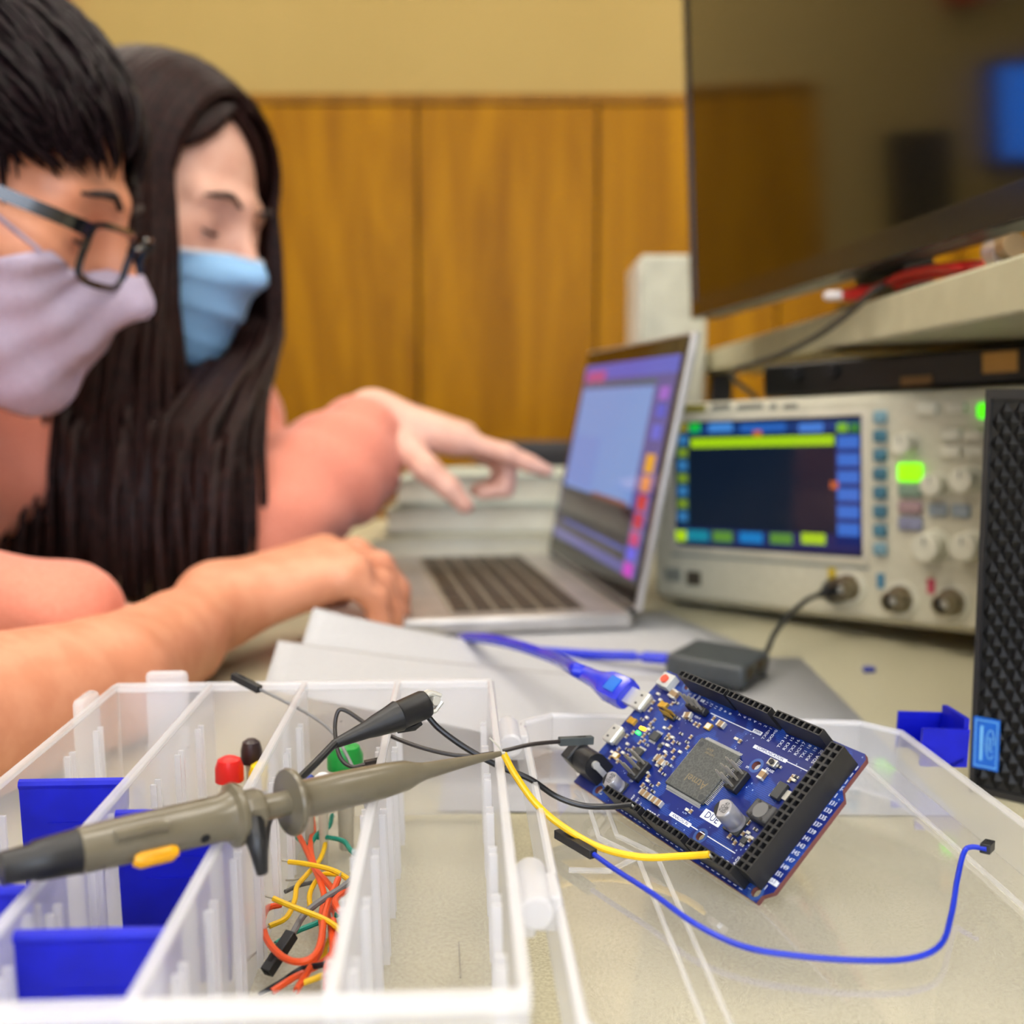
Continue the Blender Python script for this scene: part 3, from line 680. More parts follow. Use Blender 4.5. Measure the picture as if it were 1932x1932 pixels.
jw.tube([c1 + cdv * .001 + sdv * -0.0026 + upv * 0.0005, c1 + cdv * .001 + sdv * 0.0026 + upv * 0.0005], 0.0015, 8)
jw.build('clip_jaw', tin, gl)
tb_ = [aty(806, 1348, 0.338), aty(800, 1334, 0.337), aty(790, 1312, 0.336)]
MB().tube(smooth_path(tb_, 4), 0.00035, 6).build('clipped_end', tin, gl)
MB().tube([c0 + cdv * L_ * .62 - upv * 0.0046, c0 + cdv * L_ * .78 - upv * 0.0058, c0 + cdv * L_ * .86 - upv * 0.0052], [0.0008, 0.0011, 0.0009], 8).build('clip_lever', rub, gl)

# ------------------------------------------------------------------ jumper wires on the board
def wire(name, label, pts, r, m_, n=10, cat='wire', group=None, cap=None):
    t = thing(name, label, cat, tuple(pts[0]), group=group)
    MB().tube(smooth_path(pts, 7), r, n).build('insulation', m_, t)
    return t
yel = mat('wire_yellow', (246, 196, 6), 0.38); blk = mat('wire_black', (20, 20, 24), 0.32); blu = mat('wire_blue', (16, 48, 190), 0.35)
ora = mat('wire_orange', (236, 84, 28), 0.4); tea = mat('wire_teal', (8, 146, 124), 0.4); gry = mat('wire_grey', (122, 120, 120), 0.45)
dup = mat('connector_black', (30, 30, 32), 0.45, noise=200); dup_g = mat('connector_grey', (66, 72, 72), 0.5, noise=200)
def dupont(t, p0, p1, w=0.0026, m_=None, up=Vector((0, 0, 1))):
    p0, p1 = Vector(p0), Vector(p1); d = (p1 - p0); L = d.length; d.normalize(); s = d.cross(up).normalized(); u = s.cross(d)
    M = basis(p0, s, u, d); q = MB().box((-w / 2, -w / 2, 0), (w / 2, w / 2, L), M)
    o = q.build('connector', m_ or dup, t, bevel=0.0002)
    MB().box((-w * .18, w * .5 - .0001, L * .55), (w * .18, w * .5 + .0001, L * .8), M).build('catch_window', mat('hole_black2', (10, 10, 10), 0.7), o)
    MB().box((-w * .28, -w * .28, L - .0001), (w * .28, w * .28, L + .00015), M).build('socket', MATS['hole_black2'], o)
    return o
yend = bw(3256, 100, 8.6)
w1 = wire('jumper_wire', 'yellow jumper wire from the probe tip to the board edge', [aty(950, 1422, 0.319), aty(972, 1462, 0.3185), aty(1010, 1515, 0.317), aty(1060, 1558, 0.315), aty(1130, 1598, 0.311), aty(1210, 1617, 0.307), aty(1290, 1615, 0.3035), yend], 0.00105, yel)
MB().tube([yend, bw(3270, 100, 6)], 0.0004, 6).build('bare_end', tin, w1)
MB().tube([aty(952, 1426, 0.319), aty(940, 1408, 0.3185), aty(924, 1392, 0.318)], 0.0003, 6).build('bare_end', tin, w1)
w2 = wire('jumper_wire', 'black jumper wire from the alligator clip to the board edge', [aty(806, 1350, 0.338), aty(830, 1376, 0.338), aty(880, 1412, 0.338), aty(940, 1445, 0.338), aty(1000, 1470, 0.339), aty(1050, 1503, 0.340), aty(1100, 1520, 0.339), aty(1150, 1522, 0.337), bw(1690, 100, 8.7)], 0.00095, blk)
MB().tube([bw(1690, 100, 8.7), bw(1700, 100, 6)], 0.0004, 6).build('bare_end', tin, w2)
w3 = wire('jumper_wire', 'thin dark jumper wire with grey end resting on the power jack', [aty(1058, 1399, 0.362), aty(1000, 1405, 0.355), aty(930, 1421, 0.349), aty(870, 1426, 0.348), aty(800, 1412, 0.35), aty(740, 1390, 0.354), aty(690, 1365, 0.358), aty(655, 1342, 0.36), aty(638, 1342, 0.36), aty(632, 1375, 0.358), aty(640, 1425, 0.352), aty(662, 1446, 0.35), aty(690, 1442, 0.35)], 0.0007, mat('wire_dark', (44, 38, 36), 0.4))
dupont(w3, aty(1055, 1399, 0.362), aty(1118, 1396, 0.366), 0.0027, dup_g)
dupont(w3, aty(688, 1442, 0.35), aty(724, 1434, 0.352), 0.0022, mat('connector_brown', (44, 34, 30), 0.5))
w4 = wire('jumper_wire', 'blue jumper wire looping over the open lid', [atz(u, v, z) for u, v, z in ((1118, 1610, .0345), (1160, 1640, .034), (1230, 1685, .0335), (1310, 1742, .033), (1400, 1785, .032), (1500, 1803, .0315), (1620, 1812, .031), (1720, 1808, .0305), (1775, 1782, .0305), (1795, 1725, .031), (1806, 1660, .033), (1818, 1610, .036), (1832, 1598, .0375), (1862, 1602, .038))], 0.00078, blu)
dupont(w4, atz(1120, 1612, .0345), atz(1052, 1572, .0345), 0.0027, dup)
dupont(w4, atz(1858, 1602, .038), atz(1878, 1608, .038) + Vector((0.002, 0.008, -0.001)), 0.0028, dup)
w5 = wire('jumper_wire', 'grey jumper wire rising behind the alligator clip', [aty(486, 1298, 0.395), aty(540, 1325, 0.388), aty(590, 1352, 0.382), aty(630, 1385, 0.376), aty(662, 1440, 0.366), aty(685, 1500, 0.35), aty(694, 1542, 0.34)], 0.0006, gry)
dupont(w5, aty(490, 1301, 0.394), aty(440, 1275, 0.402), 0.0027, dup)

# ------------------------------------------------------------------ loose wires in the third compartment row
def z6(lst, zs):
    pts = []
    for i, (a, b) in enumerate(lst):
        z = zs[0] + (zs[1] - zs[0]) * i / max(1, len(lst) - 1) if isinstance(zs, tuple) else zs
        pts.append(atz(420 + a * .352, 1260 + b * .352, z))
    return pts
G = 'loose hook-up wires in the box'
def loose(label, lst, zs, m_, r=0.00085, ends=True):
    pts = z6(lst, zs); t = wire('hookup_wire', label, pts, r, m_, 8, group=G)
    if ends:
        for a, b in ((pts[0], pts[1]), (pts[-1], pts[-2])):
            d = (a - b).normalized(); d.z *= .2
            MB().tube([a, a + d * 0.004], 0.0003, 5).build('bare_end', pin_m, t)
    return t
loose('orange wire running straight down the middle of the wire tangle', [(410, 900), (450, 980), (490, 1070), (525, 1150), (545, 1230), (530, 1330), (535, 1420), (520, 1520), (450, 1640), (395, 1730)], (.013, .010), ora, 0.001)
loose('orange wire that starts under the probe flange and bends right', [(478, 790), (487, 870), (470, 960), (500, 1080), (560, 1150), (600, 1220), (580, 1330), (585, 1430), (590, 1520), (560, 1600), (555, 1715)], (.012, .014), ora, 0.001)
loose('orange wire curled into the big loop on the left', [(310, 1270), (240, 1290), (215, 1360), (240, 1460), (310, 1540), (390, 1575), (470, 1560), (520, 1490), (545, 1340), (570, 1250), (600, 1180), (620, 1130)], (.010, .018), ora, 0.001)
loose('short orange wire with a kinked end against the partition', [(740, 1120), (670, 1185), (605, 1245), (620, 1295), (645, 1315)], (.019, .016), ora, 0.001)
loose('orange wire lying lowest, reaching toward the front wall', [(265, 1735), (380, 1660), (500, 1600), (580, 1540), (610, 1450), (590, 1350)], (.006, .015), ora, 0.001)
loose('short straight yellow wire at the top of the tangle', [(355, 1040), (440, 1050), (560, 1075), (640, 1110), (722, 1172)], (.016, .018), yel)
loose('yellow wire hanging from under the probe to the left wall', [(540, 790), (535, 860), (550, 940), (520, 1030), (450, 1110), (400, 1170), (385, 1250), (340, 1340), (250, 1385)], (.012, .008), yel)
loose('yellow wire bent into a hook in the middle of the tangle', [(625, 1108), (540, 1108), (490, 1160), (465, 1230), (480, 1330)], (.013, .008), yel)
loose('long yellow wire crossing over the orange loop', [(272, 1236), (350, 1270), (440, 1305), (540, 1345), (610, 1390), (650, 1450), (635, 1540), (620, 1610), (622, 1715)], (.019, .012), yel)
loose('yellow wire half hidden under the orange wires', [(690, 1320), (640, 1360), (560, 1480), (530, 1560), (380, 1650)], (.010, .006), yel)
loose('yellow wire nearest the camera in the wire tangle', [(662, 1548), (600, 1610), (520, 1655), (430, 1690)], (.013, .010), yel)
loose('teal wire zigzagging under the probe flange', [(285, 815), (340, 860), (400, 910), (460, 950), (510, 890), (570, 850), (587, 790)], (.010, .014), tea)
loose('teal wire leaning on the partition at the right', [(510, 910), (570, 910), (650, 930), (690, 980), (770, 1030)], (.012, .018), tea)
loose('teal wire lying across the bottom of the tangle', [(285, 1480), (380, 1420), (500, 1370), (620, 1320), (700, 1280)], (.006, .010), tea)
w6 = loose('grey jumper wire with a black connector in the wire tangle', [(750, 1080), (650, 1170), (540, 1240), (440, 1320), (372, 1430)], (.022, .012), gry, 0.001, False)
q6 = z6([(372, 1425), (235, 1635)], (.0125, .006)); dupont(w6, q6[0], q6[1], 0.0032)
loose('black wire at the bottom of the tangle', [(660, 1535), (540, 1590), (430, 1610), (320, 1680), (195, 1755)], (.014, .005), blk)
loose('bare component lead bent beside the orange loop', [(135, 1565), (200, 1510), (270, 1490)], (.005, .005), pin_m, 0.0003, False)
loose('bare component lead lying near the yellow wires', [(290, 1135), (370, 1138), (440, 1125)], (.006, .008), pin_m, 0.0003, False)
loose('dark resistor lead with grey sleeve beside the yellow hook', [(335, 1200), (400, 1170), (480, 1150)], (.008, .008), mat('sleeve_grey', (90, 88, 86), 0.5), 0.0007, False)
loose('long bare needle lead in the empty compartment row', [(1265, 1470), (1270, 1570), (1275, 1660)], (.003, .003), pin_m, 0.00022, False)

# small parts at the far end of the box
def push_button(label, u, Y, ztop, cap_col, r, nm):
    P = BOXM @ Vector((u, Y - 0.190, 0)); t = thing('push_button', label, 'button', (P.x, P.y, 0.0033))
    MB().cyl((P.x, P.y, 0.0033), (P.x, P.y, ztop - 0.009), r * .4, r * .55, 14).build('stem', mat('switch_body', (200, 192, 172), 0.5), t)
    MB().lathe((P.x, P.y, ztop - 0.009), (P.x, P.y, ztop), [(0, r), (0.005, r), (0.008, r * .8), (0.009, r * .45)], 20).build('cap', mat(nm, cap_col, 0.35), t)
push_button('red domed push button at the far end of the second row', -0.0965, 0.392, 0.036, (226, 24, 12), 0.0052, 'cap_red')
push_button('yellow push button beside the red one', -0.0852, 0.394, 0.033, (240, 206, 10), 0.0048, 'cap_yellow')
push_button('dark push button behind the red and yellow ones', -0.0905, 0.403, 0.039, (46, 26, 22), 0.0040, 'cap_dark')
push_button('large green knob at the far end of the wire compartment', -0.0535, 0.385, 0.0425, (8, 140, 48), 0.0065, 'cap_green')
push_button('small white push button in front of the green knob', -0.0600, 0.372, 0.036, (228, 232, 236), 0.0035, 'cap_white')
push_button('small blue push button left of the green knob', -0.0655, 0.376, 0.034, (24, 60, 150), 0.0032, 'cap_blue')

# ------------------------------------------------------------------ blue USB cable
ucol = bpy.data.materials.new('blue_jacket'); ucol.use_nodes = True; MATS['blue_jacket'] = ucol
b_ = ucol.node_tree.nodes['Principled BSDF']; b_.inputs['Base Color'].default_value = rgb((14, 44, 214)); b_.inputs['Roughness'].default_value = 0.25
b_.inputs['Transmission Weight'].default_value = 0.15; b_.inputs['Subsurface Weight'].default_value = 0.3; b_.inputs['Subsurface Radius'].default_value = (0.001, 0.001, 0.004)
us = thing('usb_cable', 'translucent blue USB cable plugged into the board and looping back to the grey box', 'cable', tuple(bw(-300, 1480, 1.3)))
pl0 = bw(-30, 1480, 1.4); bx_x = (BM.to_3x3() @ Vector((1, 0, 0))); bx_y = (BM.to_3x3() @ Vector((0, 1, 0))); bx_z = (BM.to_3x3() @ Vector((0, 0, 1)))
PM = basis(pl0, bx_x, bx_y, bx_z)
e = MB(); pf = [(-0.006, .0054, .0034), (-0.008, .0060, .0038), (-0.0185, .0058, .0038), (-0.0240, .0046, .0036), (-0.0290, .0036, .0034), (-0.040, .0032, .0032)]
vs = []; n = 16
for (x, a, b2) in pf:
    for k in range(n):
        an = 2 * math.pi * k / n; ca, sa = math.cos(an), math.sin(an); sq = 4
        rr = (abs(ca) ** sq + abs(sa) ** sq) ** (-1 / sq) if x > -0.020 else 1
        vs.append(PM @ Vector((x, a * ca * rr, b2 * sa * rr)))
fs = [(i * n + k, i * n + (k + 1) % n, (i + 1) * n + (k + 1) % n, (i + 1) * n + k) for i in range(len(pf) - 1) for k in range(n)] + [tuple(range(n - 1, -1, -1)), tuple((len(pf) - 1) * n + k for k in range(n))]
e.add(vs, fs); e.build('plug_body', ucol, us)
MB().box((-0.0065, -.0034, -.0010), (0.0008, .0034, .0009), PM).build('plug_shell', mat('nickel_shell', (225, 226, 222), 0.35, 0.7), us)
lab_ = MB().box((-0.0160, -.0030, .0039), (-0.0095, .0030, .0042), PM).build('plug_window', mat('plug_window', (40, 110, 205), 0.3), us)
sr = PM @ Vector((-0.0385, 0, 0)); sr2 = PM @ Vector((-0.046, 0, 0.0002))
cp = [PM @ Vector((-0.035, 0, 0)), sr, sr2, aty(1050, 1243, 0.51), aty(985, 1220, 0.56), aty(930, 1207, 0.60), aty(885, 1203, 0.645), aty(868, 1206, 0.68), aty(880, 1212, 0.70), aty(950, 1222, 0.69), aty(1040, 1230, 0.665), aty(1130, 1236, 0.65), aty(1200, 1238, 0.645)]
MB().tube(smooth_path(cp, 8), 0.0030, 12).build('cable', ucol, us)
q0, q1 = aty(1190, 1238, 0.646), aty(1262, 1243, 0.638)
MB().tube([q0, q0.lerp(q1, .3), q0.lerp(q1, .35), q1], [0.0025, 0.0032, 0.0048, 0.0050], 12, flat=.7).build('plug_body', ucol, us)
MB().tube([q1, aty(1290, 1245, 0.636)], [0.0045, 0.0045], 4, flat=.5).build('plug_shell', mat('plug_blue_light', (60, 140, 215), 0.3), us)

# ------------------------------------------------------------------ grey interface box on the table
gb = thing('interface_box', 'small dark grey metal interface box on the white paper', 'electronics box', (0.125, 0.645, 0.002))
A_, B_, C_ = Vector((0.0905, 0.634, 0)), Vector((0.1300, 0.600, 0)), Vector((0.1560, 0.644, 0))
ex = (B_ - A_); ey = (C_ - B_); D_ = A_ + ey
poly4 = [A_, B_, C_, D_]
gm = mat('anodised_grey', (78, 82, 84), 0.45, 0.3, noise=300)
MB().prism([(p.x, p.y) for p in poly4], 0.003, 0.0165).build('case', gm, gb, bevel=0.003, seg=3)
nx_ = ey.cross(Vector((0, 0, 1))).normalized()
for k, (t0, t1) in enumerate(((.15, .4), (.5, .85))):
    a, b = B_ + ey * t0 + nx_ * .0002, B_ + ey * t1 + nx_ * .0002
    MB().add([(a.x, a.y, .007), (b.x, b.y, .007), (b.x, b.y, .014), (a.x, a.y, .014)], [(0, 1, 2, 3)]).build('port', mat('port_brown', (60, 48, 20), 0.4), gb, solid=0.0006)
for p in poly4:
    c_ = (A_ + C_) / 2; q = p.lerp(c_, .2); MB().cyl((q.x, q.y, 0.0008), (q.x, q.y, 0.004), 0.004, n=12).build('foot', rub, gb)
sc = thing('coax_cable', 'black cable from the oscilloscope connector to the grey interface box', 'cable', (0.16, 0.70, 0.05))
MB().tube(smooth_path([aty(1580, 1118, 0.755), aty(1530, 1128, 0.735), aty(1490, 1160, 0.71), aty(1462, 1195, 0.68), aty(1450, 1222, 0.655), aty(1442, 1240, 0.643)], 8), 0.0018, 8).build('cable', rub, sc)
MB().lathe(aty(1545, 1122, 0.745), aty(1612, 1105, 0.775), [(0, 0.0022), (0.008, 0.0035), (0.016, 0.0085), (0.030, 0.0095), (0.034, 0.0085)], 18).build('connector_boot', rub, sc)
bb = thing('plastic_offcut', 'tiny blue plastic offcut lying on the bare table', 'offcut', (0.22, 0.656, 0))
MB().prism([(0.216, 0.653), (0.2235, 0.6545), (0.2238, 0.6595), (0.2195, 0.661), (0.2163, 0.658)], 0.0002, 0.003).build('chip_piece', mat('offcut_blue', (70, 80, 170), 0.5), bb, bevel=0.0004)

# ------------------------------------------------------------------ sheets of paper
paper = mat('paper_white', (190, 190, 192), 0.75, noise=300, color2=(187, 187, 189))
def sheet(label, fn, nu=26, nv=22):
    q = MB().grid(fn, nu, nv); o = q.build('paper_sheet', paper, None, angle=80, solid=0.00015)
    return tag(o, label, 'paper', 'paper sheets on the table')
def bil(a, b, c_, d):
    a, b, c_, d = map(Vector, (a, b, c_, d))
    return lambda u, v: (a * (1 - u) + b * u) * (1 - v) + (d * (1 - u) + c_ * u) * v
fA = bil((-0.03, 0.425, 0), (0.178, 0.420, 0), (0.187, 0.690, 0), (-0.03, 0.70, 0))
sheet('flat white paper sheet under the lid and grey box', lambda u, v: fA(u, v) + Vector((0, 0, 0.0008)), 3, 3)
fB = bil((-0.02, 0.62, 0), (0.165, 0.700, 0), (0.1171, 0.848, 0), (-0.06, 0.80, 0))
sheet('white paper sheet with a corner showing right of the laptop', lambda u, v: fB(u, v) + Vector((0, 0, 0.0016 + 0.0006 * math.sin(3 * u))), 8, 8)
PCm = [aty(592, 1146, 0.625), aty(570, 1215, 0.575)]
def fC(u, v):
    a = PCm[0] * (1 - v) + PCm[1] * v
    b = Vector((0.11, 0.690 - 0.16 * v, 0.0030)); p = a.lerp(b, u)
    f = (1 - u) ** 1.7; p.z = 0.0032 + (a.z - 0.0032) * f * (1 - 0.0 * v); return p
sheet('curled white paper sheet behind, standing higher at its left corner', fC)
PDm = [aty(525, 1208, 0.560), aty(497, 1300, 0.470)]
def fD(u, v):
    a = PDm[0] * (1 - v) + PDm[1] * v
    b = Vector((0.105, 0.625 - 0.185 * v, 0.0042)); p = a.lerp(b, u)
    f = (1 - u) ** 1.35; p.z = 0.0044 + (a.z - 0.0044) * f + 0.004 * math.sin(math.pi * u) * v; return p
sheet('curled white paper sheet in front, its edge behind the organizer box', fD)
# ------------------------------------------------------------------ laptop
silver = mat('aluminium_silver', (196, 192, 188), 0.35, 0.75)
LN_ = Vector((0.0869, 0.7668, 0)); e1 = Vector((-0.165, 0.986, 0)).normalized(); e2 = Vector((-e1.y, e1.x, 0))
LM = basis(LN_, e1, e2, (0, 0, 1))
lp_ = thing('laptop', 'open silver laptop turned to the two people', 'laptop', M=LM)
LL, LD = 0.314, 0.215
MB().box((0, 0, 0.0035), (LL, LD, 0.0155)).build('base', silver, lp_, local=True, bevel=0.003, seg=3)
for a in (0.03, LL - 0.03):
    for b in (0.02, LD - 0.02): MB().cyl((a, b, 0.0017), (a, b, 0.004), 0.006, n=12).build('foot', rub, lp_, local=True)
kw = MB().box((0.018, 0.030, 0.0154), (LL - 0.018, 0.130, 0.0157)).build('keyboard', mat('keyboard_well', (150, 140, 122), 0.5), lp_, local=True)
kme = MB().box((-0.0088, -0.0066, 0), (0.0088, 0.0066, 0.0012)).mesh('key', mat('key_black', (54, 42, 28), 0.5))
for r in range(6):
    for k in range(14):
        if r == 0 and 4 <= k <= 8: continue
        o = link_mesh('key', kme, kw); o.location = (0.030 + k * 0.0195, 0.120 - r * 0.0163, 0.0157)
MB().box((0.061 + 0.0 + 0.043, 0.1134, 0.0157), (0.061 + 0.143, 0.1266, 0.0169)).build('space_bar', mat('key_black', (54, 42, 28), 0.5), kw, local=True)
MB().box((LL / 2 - 0.055, 0.138, 0.0155), (LL / 2 + 0.055, 0.208, 0.0157)).build('trackpad', mat('trackpad', (176, 172, 168), 0.3, 0.5), lp_, local=True)
MB().cyl((0.012, -0.002, 0.0135), (LL - 0.012, -0.002, 0.0135), 0.004, n=12).build('hinge', mat('hinge_dark', (50, 50, 52), 0.4), lp_, local=True)
tl = math.radians(11.4); LH_ = 0.203
SM = Matrix.Translation((0, -0.001, 0.0165)) @ basis((0, 0, 0), (1, 0, 0), (0, -math.sin(tl), math.cos(tl)), (0, math.cos(tl), math.sin(tl)))
# screen space: x along the hinge from near to far, y up the panel, z toward the user
def sb(x0, y0, x1, y1, z0, z1): return MB().box((x0, y0, z0), (x1, y1, z1), SM)
dl = sb(0, 0, LL, LH_, -0.006, 0).build('display_lid', silver, lp_, local=True, bevel=0.0015)
sb(0.003, 0.003, LL - 0.003, LH_ - 0.003, 0, 0.0006).build('bezel', mat('bezel_black', (24, 18, 16), 0.08), dl, local=True)
SX0, SX1, SY0, SY1 = 0.012, LL - 0.012, 0.020, LH_ - 0.016
scr = sb(SX0, SY0, SX1, SY1, 0.0006, 0.0008).build('screen', mat('screen_dark', (20, 16, 18), 0.1, emit=((40, 30, 38), 0.5)), dl, local=True)
def on(name, a0, b0, a1, b1, col, st, z=0.0009):
    X = lambda a: SX0 + (SX1 - SX0) * a; Y = lambda b: SY0 + (SY1 - SY0) * b
    nm = 'glow_%d_%d_%d_%d' % (*col, int(st * 100))
    return sb(X(a0), Y(b0), X(a1), Y(b1), z, z + 0.0001).build(name, mat(nm, (12, 12, 14), 0.1, emit=(col, st)), scr, local=True)
on('desktop_area', 0.0, 0.0, 1.0, 1.0, (96, 92, 178), 0.55, 0.00085)
on('title_bar', 0.0, 0.92, 1.0, 1.0, (84, 96, 206), 0.75)
on('title_tab', 0.72, 0.90, 0.97, 0.965, (200, 80, 160), 0.6, 0.00105)
on('toolbar', 0.16, 0.875, 0.98, 0.90, (70, 110, 130), 0.6)
on('editor_window', 0.17, 0.30, 0.985, 0.865, (120, 158, 222), 0.75)
on('editor_shade', 0.62, 0.30, 0.985, 0.60, (112, 146, 214), 0.8, 0.00105)
on('console', 0.13, 0.05, 0.99, 0.30, (46, 30, 34), 0.55)
on('console_edge', 0.20, 0.29, 0.60, 0.315, (150, 88, 84), 0.55, 0.00105)
on('window_bar', 0.14, 0.095, 0.90, 0.115, (80, 90, 190), 0.6, 0.00105)
for b0, b1, c in ((0.80, 0.86, (150, 90, 200)), (0.72, 0.78, (70, 80, 200)), (0.62, 0.69, (90, 96, 210)), (0.47, 0.555, (226, 160, 40)), (0.385, 0.455, (214, 128, 40)), (0.30, 0.37, (196, 40, 34)), (0.215, 0.285, (190, 30, 60)), (0.14, 0.20, (200, 30, 110)), (0.075, 0.13, (90, 80, 220)), (0.0, 0.06, (200, 30, 190))):
    on('dock_icon', 0.035, b0, 0.115, b1, c, 0.85, 0.00105)

# ------------------------------------------------------------------ oscilloscope
OL, OR = aty(1235, 1132, 0.89), aty(1840, 1200, 0.695)
ox = (OR - OL).normalized(); obk = Vector((-ox.y, ox.x, 0)).normalized(); oup = ox.cross(obk).normalized(); obk = oup.cross(ox)
OW, OH = 0.313, 0.161
OM = basis(OL, ox, oup, -obk)          # local: x right, y up, z out of the front
os_ = thing('oscilloscope', 'cream bench oscilloscope with lit screen under the shelf', 'oscilloscope', M=OM)
cream = mat('case_cream', (206, 200, 176), 0.5, noise=200, color2=(200, 194, 170))
MB().box((0, 0, -0.118), (OW, OH, 0)).build('case', cream, os_, local=True, bevel=0.007, seg=3)
MB().prism([(0.004, 0.006), (OW - 0.004, 0.004), (OW - 0.004, OH - 0.005), (0.004, OH - 0.004)], 0.0, 0.004).build('front_panel', cream, os_, local=True, bevel=0.0025)
for a in (0.03, OW - 0.03):
    for d in (-0.105, -0.015): MB().box((a - 0.014, -0.002 if a < 0.1 else -0.014, d - 0.008), (a + 0.014, 0.001, d + 0.008)).build('foot', rub, os_, local=True, bevel=0.002)
def sp(u, v):
    d = Vector(ray(u, v).tolist()); o = Vector((0, 0, CAMZ)); n = -obk; pl = OL + n * 0.004
    t = (pl - o).dot(n) / d.dot(n); q = OM.inverted() @ (o + d * t); return q.x, q.y
def opl(u0, v0, u1, v1, z0, z1):
    (a0, b0), (a1, b1) = sp(u0, (v0 + v1) / 2), sp(u1, (v0 + v1) / 2); b0 = sp((u0 + u1) / 2, v1)[1]; b1 = sp((u0 + u1) / 2, v0)[1]
    return MB().box((a0, b0, z0), (a1, b1, z1))
bz = opl(1262, 780, 1640, 1050, 0.003, 0.0052).build('screen_bezel', mat('bezel_cream', (216, 208, 186), 0.5), os_, local=True, bevel=0.002)
oscr = opl(1276, 790, 1628, 1040, 0.0052, 0.0056).build('screen', mat('scope_black', (10, 14, 22), 0.15, emit=((12, 24, 42), 0.8)), bz, local=True)
def glow(col, st): return mat('glow_%d_%d_%d_%d' % (*col, int(st * 100)), (10, 12, 16), 0.2, emit=(col, st))
def og(name, u0, v0, u1, v1, col, st=1.0, z=0.0057): return opl(u0, v0, u1, v1, z, z + 0.0002).build(name, glow(col, st), oscr, local=True)
og('trace_line', 1306, 824, 1576, 842, (160, 205, 10), 0.95)
og('status_bar', 1300, 797, 1626, 816, (20, 56, 120), 0.8)
for u0, u1, c in ((1279, 1300, (140, 130, 20)), (1304, 1324, (20, 190, 60)), (1340, 1385, (70, 140, 220)), (1400, 1485, (40, 100, 190)), (1510, 1556, (70, 130, 220)), (1582, 1602, (130, 190, 40)), (1606, 1624, (60, 130, 50))):
    og('status_field', u0, 798, u1, 815, c, 0.8, 0.0060)
og('menu_column', 1580, 818, 1626, 1028, (16, 40, 110), 0.8)
for k in range(6): og('menu_field', 1583, 822 + 33 * k, 1624, 846 + 33 * k, (52, 110, 205), 0.85, 0.0060)
og('channel_column', 1280, 818, 1301, 992, (18, 54, 84), 0.8)
for k in range(7): og('channel_field', 1282, 822 + 24 * k, 1300, 838 + 24 * k, ((60, 130, 190), (130, 160, 30))[k % 2], 0.7, 0.0060)
og('bottom_bar', 1278, 1002, 1626, 1034, (30, 34, 96), 0.7)
for u0, u1, v, c in ((1278, 1298, 1000, (175, 215, 10)), (1300, 1340, 1000, (20, 130, 150)), (1348, 1385, 1002, (90, 140, 50)), (1398, 1442, 1004, (20, 120, 190)), (1456, 1498, 1006, (90, 140, 50)), (1515, 1560, 1006, (170, 205, 30))):
    og('bottom_field', u0, v, u1, v + 20, c, 0.9, 0.0060)
og('trigger_marker', 1425, 812, 1440, 824, (200, 100, 50), 0.8, 0.0062); og('level_marker', 1570, 908, 1584, 922, (200, 100, 50), 0.8, 0.0062)
opl(1280, 764, 1332, 778, 0.004, 0.0042).build('name_plate', mat('plate_olive', (150, 140, 40), 0.5), os_, local=True)
for u0, u1 in ((1342, 1378), (1390, 1440), (1452, 1466), (1478, 1505)): opl(u0, 762, u1, 772, 0.004, 0.0042).build('panel_print', mat('print_grey', (120, 118, 108), 0.6), os_, local=True)
ltb = mat('key_teal', (70, 122, 142), 0.4); ltb2 = mat('key_light_teal', (122, 160, 172), 0.4)
for k in range(8):
    v = 787 + 35.6 * k; opl(1650, v - 12, 1676, v + 12, 0.004, 0.0075).build('soft_key', ltb2 if k in (0, 7) else ltb, os_, local=True, bevel=0.0015)
crk = mat('key_cream', (222, 218, 196), 0.45); crd = mat('key_grey', (150, 152, 140), 0.5)  # cream for keys and knobs, plain grey for pointers, power key and groove
for u, v in ((1752, 772), (1806, 770), (1797, 820), (1840, 820), (1797, 852), (1840, 852)): opl(u - 19, v - 11, u + 19, v + 11, 0.004, 0.008).build('panel_key', crk, os_, local=True, bevel=0.0012)
opl(1696, 873, 1744, 909, 0.004, 0.008).build('lit_key', mat('key_lit', (140, 230, 10), 0.4, emit=((130, 245, 5), 1.1)), os_, local=True, bevel=0.003)['label'] = 'green lit channel key'
opl(1846, 760, 1872, 790, 0.004, 0.008).build('lit_key', mat('key_lit2', (90, 240, 20), 0.4, emit=((80, 250, 10), 1.0)), os_, local=True, bevel=0.003)['label'] = 'green lit run key'
for v, c in ((925, (136, 160, 138)), (957, (170, 140, 140)), (988, (140, 142, 168))): opl(1697, v - 13, 1743, v + 13, 0.004, 0.0075).build('channel_key', mat('ck_%d' % v, c, 0.45), os_, local=True, bevel=0.002)
for u, v in ((1772, 962), (1815, 964)): opl(u - 18, v - 13, u + 18, v + 13, 0.004, 0.007).build('oval_key', mat('key_bluegrey', (150, 160, 166), 0.5), os_, local=True, bevel=0.003)
def knob(u, v, r, h):
    a, b = sp(u, v); o = MB().lathe((a, b, 0.004), (a, b, 1), [(0, r * 1.12), (0.002, r * 1.1), (0.0025, r), (h - .001, r * .93), (h, r * .82)], 24).build('knob', crk, os_, local=True)
    MB().box((a - r * .08, b + r * .2, h + .0038), (a + r * .08, b + r * .75, h + .0044)).build('pointer', crd, o, local=True)
knob(1716, 838, 0.0075, 0.014); knob(1772, 914, 0.0078, 0.014); knob(1764, 1030, 0.0100, 0.016); knob(1830, 905, 0.0085, 0.015); knob(1835, 1030, 0.0095, 0.016)
brass = mat('bnc_metal', (150, 140, 116), 0.35, 0.9)
